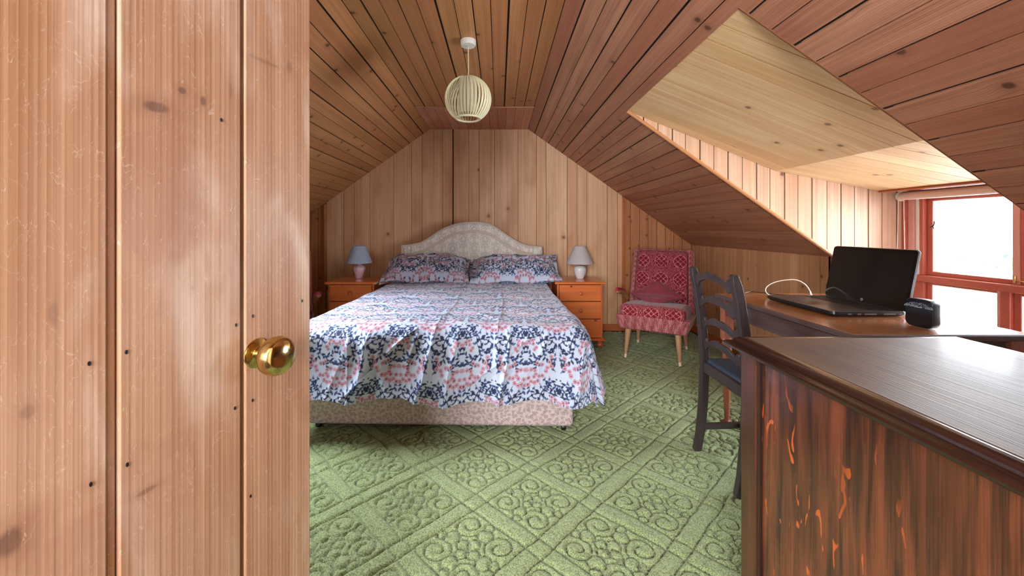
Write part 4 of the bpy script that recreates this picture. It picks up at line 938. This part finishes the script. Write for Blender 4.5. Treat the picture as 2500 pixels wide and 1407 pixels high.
# ------------------------------------------------------------------ ladder-back chair
lc = empty('ladderback_chair', (1.02, 1.805, 0), 'dark oak ladder-back chair with dark blue seat pad drawn up beside the desk', 'chair')
hwid = .172
prof = [(-.014, 0), (.004, .10), (.018, .25), (.024, .42), (.022, .50), (.010, .68), (-.012, .83), (-.034, .925)]
def px_at(z):
    for (a, za), (b, zb) in zip(prof[:-1], prof[1:]):
        if za <= z <= zb: return a+(b-a)*(z-za)/(zb-za)
    return prof[-1][0]
for sy in (-1, 1):
    mb = MB().new((0, 0, 1)); rings = []
    zz = [i*.925/24 for i in range(25)]
    for z in zz:
        x = px_at(z); dx = .019 if z > .1 else .017; dy = .0155; y = sy*hwid
        k_ = 1 if z < .91 else .72
        rings.append([Vector((x-dx*k_, y-dy, z)), Vector((x+dx*k_, y-dy, z)), Vector((x+dx*k_, y+dy, z)), Vector((x-dx*k_, y+dy, z))])
    rings.append([v+Vector((0, 0, .007)) for v in [Vector((px_at(.92)+a, sy*hwid+b, .925)) for a, b in ((-.008, -.010), (.008, -.010), (.008, .010), (-.008, .010))]])
    mb.loft(rings); mb.build('back_post', M['darkoak'], lc, bevel=.003)
    mb = MB().new((0, 0, 1)); mb.loft([[Vector((.40+a*w_, sy*.195+b*w_, z)) for a, b in ((-1, -1), (1, -1), (1, 1), (-1, 1))] for z, w_ in ((0, .014), (.1, .016), (.44, .019))]); mb.build('front_leg', M['darkoak'], lc, bevel=.003)
    mb = MB().new((1, 0, 0)); mb.loft([[Vector((x, y+sy*b, z)) for b, z in ((-.008, .105), (.008, .105), (.008, .135), (-.008, .135))] for x, y in ((px_at(.12), sy*hwid), (.40, sy*.195))]); mb.build('side_stretcher', M['darkoak'], lc, bevel=.002)
    mb = MB().new((1, 0, 0)); mb.loft([[Vector((x, y+sy*b, z)) for b, z in ((-.010, .395), (.010, .395), (.010, .445), (-.010, .445))] for x, y in ((px_at(.42), sy*hwid), (.40, sy*.195))]); mb.build('side_rail', M['darkoak'], lc, bevel=.002)
mb = MB().new((0, 1, 0)); mb.box((px_at(.42)-.012, -hwid, .400), (px_at(.42)+.012, hwid, .452)); mb.build('back_rail', M['darkoak'], lc, bevel=.003)
mb = MB().new((0, 1, 0)); mb.box((.388, -.195, .395), (.412, .195, .445)); mb.build('front_rail', M['darkoak'], lc, bevel=.003)
mb = MB().new((0, 1, 0)); mb.box((.20, -.183, .108), (.216, .183, .132)); mb.build('cross_stretcher', M['darkoak'], lc, bevel=.002)
mb = MB().new(); softbox(mb, (.03, -.155, .430), (.425, .175, .468), .018); so = mb.build('seat', plain('dark_blue_seat_cloth', srgb(44, 58, 74), .6, noise=.25, ns=60, bumpd=.001), lc, smooth=60); so['label'] = 'dark blue upholstered seat pad'
TOPP = [(0, .016), (.05, .016), (.085, .026), (.12, .034), (.15, .030), (.165, .018), (.19, .016), (.24, .022), (.30, .034), (.40, .046), (.46, .050), (.49, .047), (.505, .040), (.53, .042), (.58, .046), (.68, .040), (.76, .028), (.81, .018), (.83, .016), (.845, .026), (.87, .034), (.90, .030), (.94, .016), (1, .012)]
BOTP = [(0, -.026), (.06, -.026), (.10, -.022), (.12, -.028), (.14, -.030), (.155, -.022), (.17, -.012), (.24, -.002), (.34, .008), (.5, .014), (.66, .008), (.76, -.002), (.83, -.012), (.845, -.022), (.86, -.030), (.88, -.028), (.90, -.022), (.94, -.026), (1, -.026)]
for zc in (.872, .762, .655, .550):
    mb = MB().new((0, 1, 0)); n_ = 60; rings = []
    for i in range(n_+1):
        f = i/n_; y = hwid-2*hwid*f; zt = np.interp(f, [p[0] for p in TOPP], [p[1] for p in TOPP]); zb = np.interp(f, [p[0] for p in BOTP], [p[1] for p in BOTP])
        bow = -.020*math.sin(math.pi*f); x = px_at(zc)+bow+.002
        rings.append([Vector((x-.006, y, zc+zb)), Vector((x+.006, y, zc+zb)), Vector((x+.006, y, zc+zt)), Vector((x-.006, y, zc+zt))])
    mb.loft(rings); mb.build('ladder_slat', M['darkoak'], lc, bevel=.0018)
# ------------------------------------------------------------------ desk
ZD = .75; DXL, DXR, DY0, DY1 = 1.25, 1.90, 1.37, 2.255
dk = empty('desk', ((DXL+DXR)/2, (DY0+DY1)/2, 0), 'old oak desk with honey brown polished top under the dormer window', 'desk')
cx, cy = (DXL+DXR)/2, (DY0+DY1)/2
mb = MB().new((0, 1, 0)); a, b = (DXR-DXL)/2, (DY1-DY0)/2
mb.loft([[Vector((sx*(a-o), sy*(b-o), z)) for sx, sy in ((-1, -1), (1, -1), (1, 1), (-1, 1))] for o, z in ((.008, ZD-.003), (.0045, ZD-.0005), (.006, ZD))]); mb.build('desk_top', M['desktop'], dk)
mb = MB().new((0, 1, 0)); mb.loft([[Vector((sx*(a-o), sy*(b-o), z)) for sx, sy in ((-1, -1), (1, -1), (1, 1), (-1, 1))] for o, z in ((.008, ZD-.026), (.001, ZD-.022), (0, ZD-.012), (.0015, ZD-.005), (.005, ZD-.001))]); mb.build('top_edge', M['deskside'], dk)
mb = MB()
for p, q, g in (((-a+.03, -b+.04, ZD-.115), (-a+.05, b-.04, ZD-.024), (0, 1, 0)), ((a-.05, -b+.04, ZD-.115), (a-.03, b-.04, ZD-.024), (0, 1, 0)), ((-a+.05, b-.055, ZD-.115), (a-.05, b-.035, ZD-.024), (1, 0, 0)), ((-a+.05, -b+.035, ZD-.115), (a-.05, -b+.055, ZD-.024), (1, 0, 0))):
    mb.new(g); mb.box(p, q)
mb.build('apron', M['deskside'], dk, bevel=.002)
for sx in (-1, 1):
    for sy in (-1, 1):
        c_ = Vector((sx*(a-.045), sy*(b-.045), 0)); mb = MB().new((0, 0, 1)); mb.box((c_.x-.024, c_.y-.024, .50), (c_.x+.024, c_.y+.024, ZD-.026))
        mb.lathe([(.015, 0), (.027, .006), (.031, .016), (.029, .028), (.016, .036), (.013, .044), (.014, .06), (.016, .14), (.022, .40), (.026, .47), (.022, .485), (.030, .495), (.024, .51)], (c_.x, c_.y, 0), 20); mb.build('leg', M['deskleg'], dk, smooth=45)
M['port'] = plain('silver_port', srgb(150, 150, 156), .3, metal=.8)
lp = empty('laptop', (1.57, 1.845, ZD), 'open black laptop with dark screen on the desk', 'laptop')
mb = MB(); mb.new(); yw = .207; xf, xb = -.165, .155
def rrect(x0, x1, y0, y1, r, n=6):
    P = []
    for cx_, cy_, s in ((x1-r, y1-r, 0), (x0+r, y1-r, 1), (x0+r, y0+r, 2), (x1-r, y0+r, 3)):
        for q in range(n+1):
            t_ = (s+q/n)*math.pi/2; P.append((cx_+r*math.cos(t_), cy_+r*math.sin(t_)))
    return P
def slab(mb, fn, x0, x1, y0, y1, z0, z1, r, inset=.004):
    mb.loft([[fn(x, y, z0) for x, y in rrect(x0+inset*1.8, x1-inset*1.8, y0+inset*1.8, y1-inset*1.8, r)], [fn(x, y, z0+(z1-z0)*.5) for x, y in rrect(x0, x1, y0, y1, r)], [fn(x, y, z1) for x, y in rrect(x0+inset*.2, x1-inset*.2, y0+inset*.2, y1-inset*.2, r)]])
idf = lambda x, y, z: Vector((x, y, z))
slab(mb, idf, xf, xb, -yw, yw, .004, .0225, .02); mb.build('base', plain('dark_laptop_shell', srgb(26, 26, 30), .35, noise=.05), lp, smooth=30)
mb = MB().new(); slab(mb, idf, xf+.003, xb-.004, -yw+.003, yw-.003, .0222, .0245, .018, .0004); mb.build('palm_rest', plain('brushed_silver_deck', srgb(120, 116, 118), .3, metal=.7, noise=.08, ns=8), lp, smooth=30)
mb = MB()
for r_ in range(6):
    for c_ in range(17):
        w_ = .0185; x = .118-r_*.0192; y = -.168+c_*.0205; mb.new(); mb.box((x-.008, y-.0085, .0243), (x+.008, y+.0085, .0262))
kb_ = mb.build('keyboard', M['black'], lp, bevel=.001); kb_['kind'] = 'stuff'
mb = MB().new(); mb.box((-.135, -.055, .0244), (-.055, .055, .0249)); mb.build('touchpad', plain('touchpad', srgb(84, 82, 84), .25, metal=.5), lp, bevel=.001)
mb = MB(); mb.new()
for y0, y1 in ((-.118, -.1), (-.09, -.062), (-.05, -.038)): pass
for x0, x1 in ((-.10, -.085), (-.06, -.045), (-.03, .02), (.05, .10), (.115, .125)): mb = MB().new(); mb.box((x0, -yw-.0006, .011), (x1, -yw+.004, .016)); mb.build('port', M['port'], lp)
lean = math.atan2(.05, .25); 
def lf(x, y, z): # x up the lid, z towards the back
    return Vector((.148+x*math.sin(lean)+z*math.cos(lean), y, .022+x*math.cos(lean)-z*math.sin(lean)))
mb = MB().new(); slab(mb, lf, .0, .268, -yw-.001, yw+.001, .0, .010, .016, .002); lid = mb.build('lid', plain('silver_lid', srgb(96, 98, 104), .35, noise=.05), lp, smooth=30)
mb = MB().new(); slab(mb, lf, .002, .265, -yw+.001, yw-.001, -.0018, .0006, .014, .0003); mb.build('bezel', plain('glossy_bezel', srgb(14, 15, 17), .12, spec=.6), lid, smooth=30)
mb = MB().new(); A_ = [lf(.03, -yw+.014, -.0022), lf(.03, yw-.014, -.0022), lf(.252, yw-.014, -.0022), lf(.252, -yw+.014, -.0022)]; B_ = [lf(.03, -yw+.014, -.0016), lf(.03, yw-.014, -.0016), lf(.252, yw-.014, -.0016), lf(.252, -yw+.014, -.0016)]; mb.loft([A_, B_]); mb.build('screen', plain('dark_glossy_screen', srgb(16, 20, 24), .08, spec=.7), lid)
mb = MB().new(); Ml = Matrix.Translation(lf(.0165, 0, -.0026)) @ Matrix.Rotation(math.pi/2+lean, 4, 'Y'); mb.lathe([(0, 0), (.0072, 0), (.0072, .0008), (0, .0008)], n=28, M=Ml); mb.build('round_badge', plain('grey_badge', srgb(120, 124, 132), .35), lid)
def text(name, body, size, parent, M4, mat, ext=.0002, align='CENTER'):
    c = bpy.data.curves.new(name, 'FONT'); c.body = body; c.size = size; c.extrude = ext; c.align_x = align; c.align_y = 'CENTER'; c.materials.append(mat)
    o = bpy.data.objects.new(name, c); COL.objects.link(o); bpy.context.view_layer.update(); me = bpy.data.meshes.new_from_object(o); bpy.data.objects.remove(o)
    o = bpy.data.objects.new(name, me); COL.objects.link(o); o.parent = parent; o.matrix_local = M4; return o
# text frame on the lid: right = -y (viewer sees +y on the left), up = lid x, normal = -x
lx_ = Vector((0, -1, 0)); lz_ = Vector((-math.cos(lean), 0, math.sin(lean))); ly_ = lz_.cross(lx_)
Mt = Matrix((lx_, ly_, lz_)).transposed().to_4x4(); Mt.translation = lf(.0165, 0, -.0036)
text('lettering', 'hp', .0105, lid, Mt, M['black'])
# ------------------------------------------------------------------ small black device
rz_ = math.radians(3)
rt = empty('wireless_router', (1.606, 1.475, ZD), 'small black square device with rounded corners standing on the desk beside the laptop', 'router', rz_)
mb = MB().new(); S_ = .108
def rf(y, z, x): return Vector((x, y, z))
RR = rrect(-S_*.43, S_*.43, .001, S_, .022)
mb.loft([[Vector((x, y*(1-i), (z-S_/2)*(1-i)+S_/2)) for y, z in RR] for x, i in ((-.017, .03), (-.015, 0), (.012, 0), (.016, .03))])
mb.build('case', plain('black_router_plastic', srgb(40, 40, 46), .3, noise=.06), rt, smooth=30)
mb = MB().new(); mb.loft([[Vector((x, y*.955, (z-S_/2)*.955+S_/2)) for y, z in RR] for x in (-.0178, -.0168)]); mb.build('front_panel', plain('gloss_front', srgb(22, 26, 32), .12, spec=.6), rt)
gm = plain('pale_print', srgb(176, 186, 200), .5, noise=.2, ns=300)
mb = MB(); Mo = []
for i in range(44):
    for j in range(6):
        q = math.pi*(i+.5)/44; r0_ = .0215+j*.0023
        if random.random() < .38: continue
        mb.new(); y_ = -r0_*1.45*math.cos(q); z_ = .073+(r0_-.018)*math.sin(q)*1.35
        if z_ < .0745: continue
        mb.box((-.0182, y_-.0009, z_-.0006), (-.0177, y_+.0009, z_+.0006))
mb.build('speckled_arc_print', gm, rt)
mb = MB().new()
for i in range(15):
    y_ = .0125-i*.0018; hh = random.uniform(.0012, .0024)
    mb.box((-.0183, y_-.00045, .0755), (-.0177, y_+.00045, .0755+hh)); mb.box((-.0183, y_-.0009, .0755+hh*random.choice((0, .5, .9))), (-.0177, y_+.0006, .0755+hh*.5+.0006))
mb.build('tiny_print', plain('white_print', srgb(220, 226, 232), .5), rt)
# ------------------------------------------------------------------ cables
zc_ = ZD+.0028
mb = MB().new(); P_ = [at(1982, 731, 2.10), at(1978, 712, 2.105), at(1966, 695, 2.11), at(1945, 684, 2.12), at(1918, 684, 2.13), at(1890, 690, 2.14), at(1872, 701, 2.14), at(1870, 713, 2.13), at(1882, 722, 2.12), at(1900, 727, 2.105), Vector((1.57, 2.12, zc_))]
P_ = [Vector((p.x, p.y, max(p.z, zc_))) for p in P_]
wc = empty('white_cable', (1.6, 2.08, ZD), 'white cable looping up from the far side of the laptop', 'cable')
mb.tube([p-Vector((1.6, 2.08, ZD)) for p in P_], .0024, 8, smooth=6); mb.build('lead', M['white'], wc, smooth=60)
mb = MB().new(); p0 = P_[0]-Vector((1.6, 2.08, ZD)); p1 = P_[1]-Vector((1.6, 2.08, ZD)); dv_ = (p1-p0).normalized(); mb.tube([p0-dv_*.004+Vector((0, 0, .004)), p0+dv_*.014, p0+dv_*.03], lambda f: .0062-.003*f, 10); mb.build('plug', M['white'], wc, smooth=50)
mb = MB().new(); mb.tube([Vector((1.40, 2.215, ZD+.008)), Vector((1.45, 2.235, ZD+.012)), Vector((1.52, 2.22, ZD+.006)), Vector((1.58, 2.19, zc_)), Vector((1.66, 2.15, zc_)), Vector((1.72, 2.13, zc_+.002))], .0022, 8, smooth=6); o = mb.build('black_cable', M['black'], smooth=60); tag(o, 'thin black cable lying along the back of the desk behind the laptop', 'cable')
# ------------------------------------------------------------------ dark oak chest in the foreground
cz = .825; X0, X1, Y0_, Y1_ = .640, 1.30, .12, 1.112
ch = empty('oak_chest', ((X0+X1)/2, (Y0_+Y1_)/2, 0), 'dark stained oak chest with moulded top edge filling the right foreground', 'chest')
a, b = (X1-X0)/2, (Y1_-Y0_)/2
def ring(o, z): return [Vector((sx*(a-o), sy*(b-o), z)) for sx, sy in ((-1, -1), (1, -1), (1, 1), (-1, 1))]
M['chesttop'] = wood('scuffed_dark_oak_top', srgb(116, 92, 72), srgb(56, 42, 38), period=.005, knot=0, rough=.55, spec=.3, coat=.05, bump=1.0, tint=.3, cath=.2, blot=srgb(60, 48, 52), blots=5, blota=.5, tintcol=srgb(120, 90, 70))
mb = MB().new((0, 1, 0)); mb.loft([ring(.050, cz-.010), ring(.0455, cz-.0015), ring(.0465, cz)]); mb.build('top_panel', M['chesttop'], ch)
mb = MB().new((0, 1, 0)); PR = [(.030, cz-.044), (.022, cz-.043), (.016, cz-.038), (.012, cz-.034), (.004, cz-.032), (.000, cz-.028), (-.001, cz-.022), (.002, cz-.017), (.008, cz-.014), (.012, cz-.012), (.013, cz-.008), (.018, cz-.002), (.024, cz), (.0305, cz-.001)]
mb.loft([ring(o*1.5, z) for o, z in PR], cap=False); mb.build('top_moulding', M['mould'], ch, smooth=30)
# body with recessed panel on the left face
k = N('figured_oak_panel'); uv_ = k.n('ShaderNodeUVMap', uv_map='UVMap').outputs[0]
fine = k.noise(k.vec(uv_, (6, 380, 1)), 1, 3); midn = k.noise(k.vec(uv_, (3, 40, 1)), 1, 4, .5); bign = k.noise(k.vec(uv_, (2.2, 5, 1), (3, 3, 0)), 1, 3)
c = k.mix(k.ramp(k.math('ADD', k.math('MULTIPLY', midn, .8), k.math('MULTIPLY', fine, .4)), .4, .8), srgb(128, 68, 42), srgb(50, 27, 21))
c = k.mix(k.math('MULTIPLY', k.ramp(bign, .42, .66), .45), c, srgb(44, 24, 19))
fl = k.noise(k.vec(uv_, (13, 42, 1), (1, 5, 0)), 1, 1, 1.2); msk = k.ramp(k.noise(k.vec(uv_, (3, 6, 1), (6, 2, 0)), 1, 1), .42, .56)
c = k.mix(k.math('MULTIPLY', k.math('MULTIPLY', k.ramp(fl, .655, .685), msk), .85), c, srgb(196, 92, 40))
k.l(c, k.b.inputs['Base Color']); k.b.inputs['Roughness'].default_value = .3; k.b.inputs['Coat Weight'].default_value = .4; k.bump(fine, .3, .0008)
M['panel'] = k.m
M['stile'] = wood('dark_oak_stile', srgb(112, 62, 38), srgb(34, 20, 18), period=.004, ring=.35, fibre=.6, knot=0, rough=.3, coat=.4, blot=srgb(26, 18, 18), blots=4, blota=.5)
ox_ = -a+.036; zt_ = cz-.044
mb = MB()
mb.new((0, 0, 1)); mb.box((ox_, b-.024-.062, 0), (ox_+.05, b-.024, zt_)); mb.new((0, 0, 1)); mb.box((ox_, -b+.024, 0), (ox_+.05, -b+.086, zt_))
mb.new((0, 1, 0)); mb.box((ox_+.001, -b+.086, .06), (ox_+.03, b-.086, .13))
mb.new((0, 0, 1)); mb.box((a-.07, -b+.024, 0), (a-.024, b-.024, zt_)); mb.box((ox_+.05, b-.05, .05), (a-.07, b-.026, zt_)); mb.box((ox_+.05, -b+.026, .05), (a-.07, -b+.05, zt_))
mb.build('carcase', M['stile'], ch, bevel=.003)
mb = MB().new((0, 0, 1)); mb.box((ox_+.012, -b+.08, .1), (ox_+.02, b-.08, zt_)); mb.build('side_panel', M['panel'], ch)
mb = MB().new((0, 0, 1)); mb.box((ox_+.004, b-.096, .12), (ox_+.014, b-.086, zt_)); mb.build('panel_bead', M['mould'], ch, bevel=.003)
# ------------------------------------------------------------------ shrub far outside the window
tr = empty('garden_shrub', (19.5, 14.0, -3.2), 'pale green shrubs seen far off through the window', 'shrub')
mb = MB().new(); rr2 = random.Random(4)
for i in range(900):
    q = rr2.uniform(0, 6.28); h_ = rr2.random(); r_ = 2.6*math.sqrt(rr2.random())*(1-.5*h_**2); c_ = Vector((r_*math.cos(q)*1.6, r_*math.sin(q)*1.6, 1.3+h_*2.0)); s_ = .22
    n1_ = Vector((rr2.gauss(0, 1), rr2.gauss(0, 1), rr2.gauss(0, 1))).normalized(); n2_ = n1_.orthogonal().normalized()*s_; n3_ = n1_.cross(n2_)
    mb.face([c_-n2_, c_+n3_*.5, c_+n2_, c_-n3_*.5])
mb.build('foliage', plain('pale_foliage', srgb(70, 130, 76), .8, noise=.2), tr, weld=False)
mb = MB().new(); mb.tube([(0, 0, 0), (.05, 0, 1.0), (0, .05, 2.2)], lambda f: .14-.08*f, 8); mb.build('trunk', M['darkoak'], tr, smooth=60)
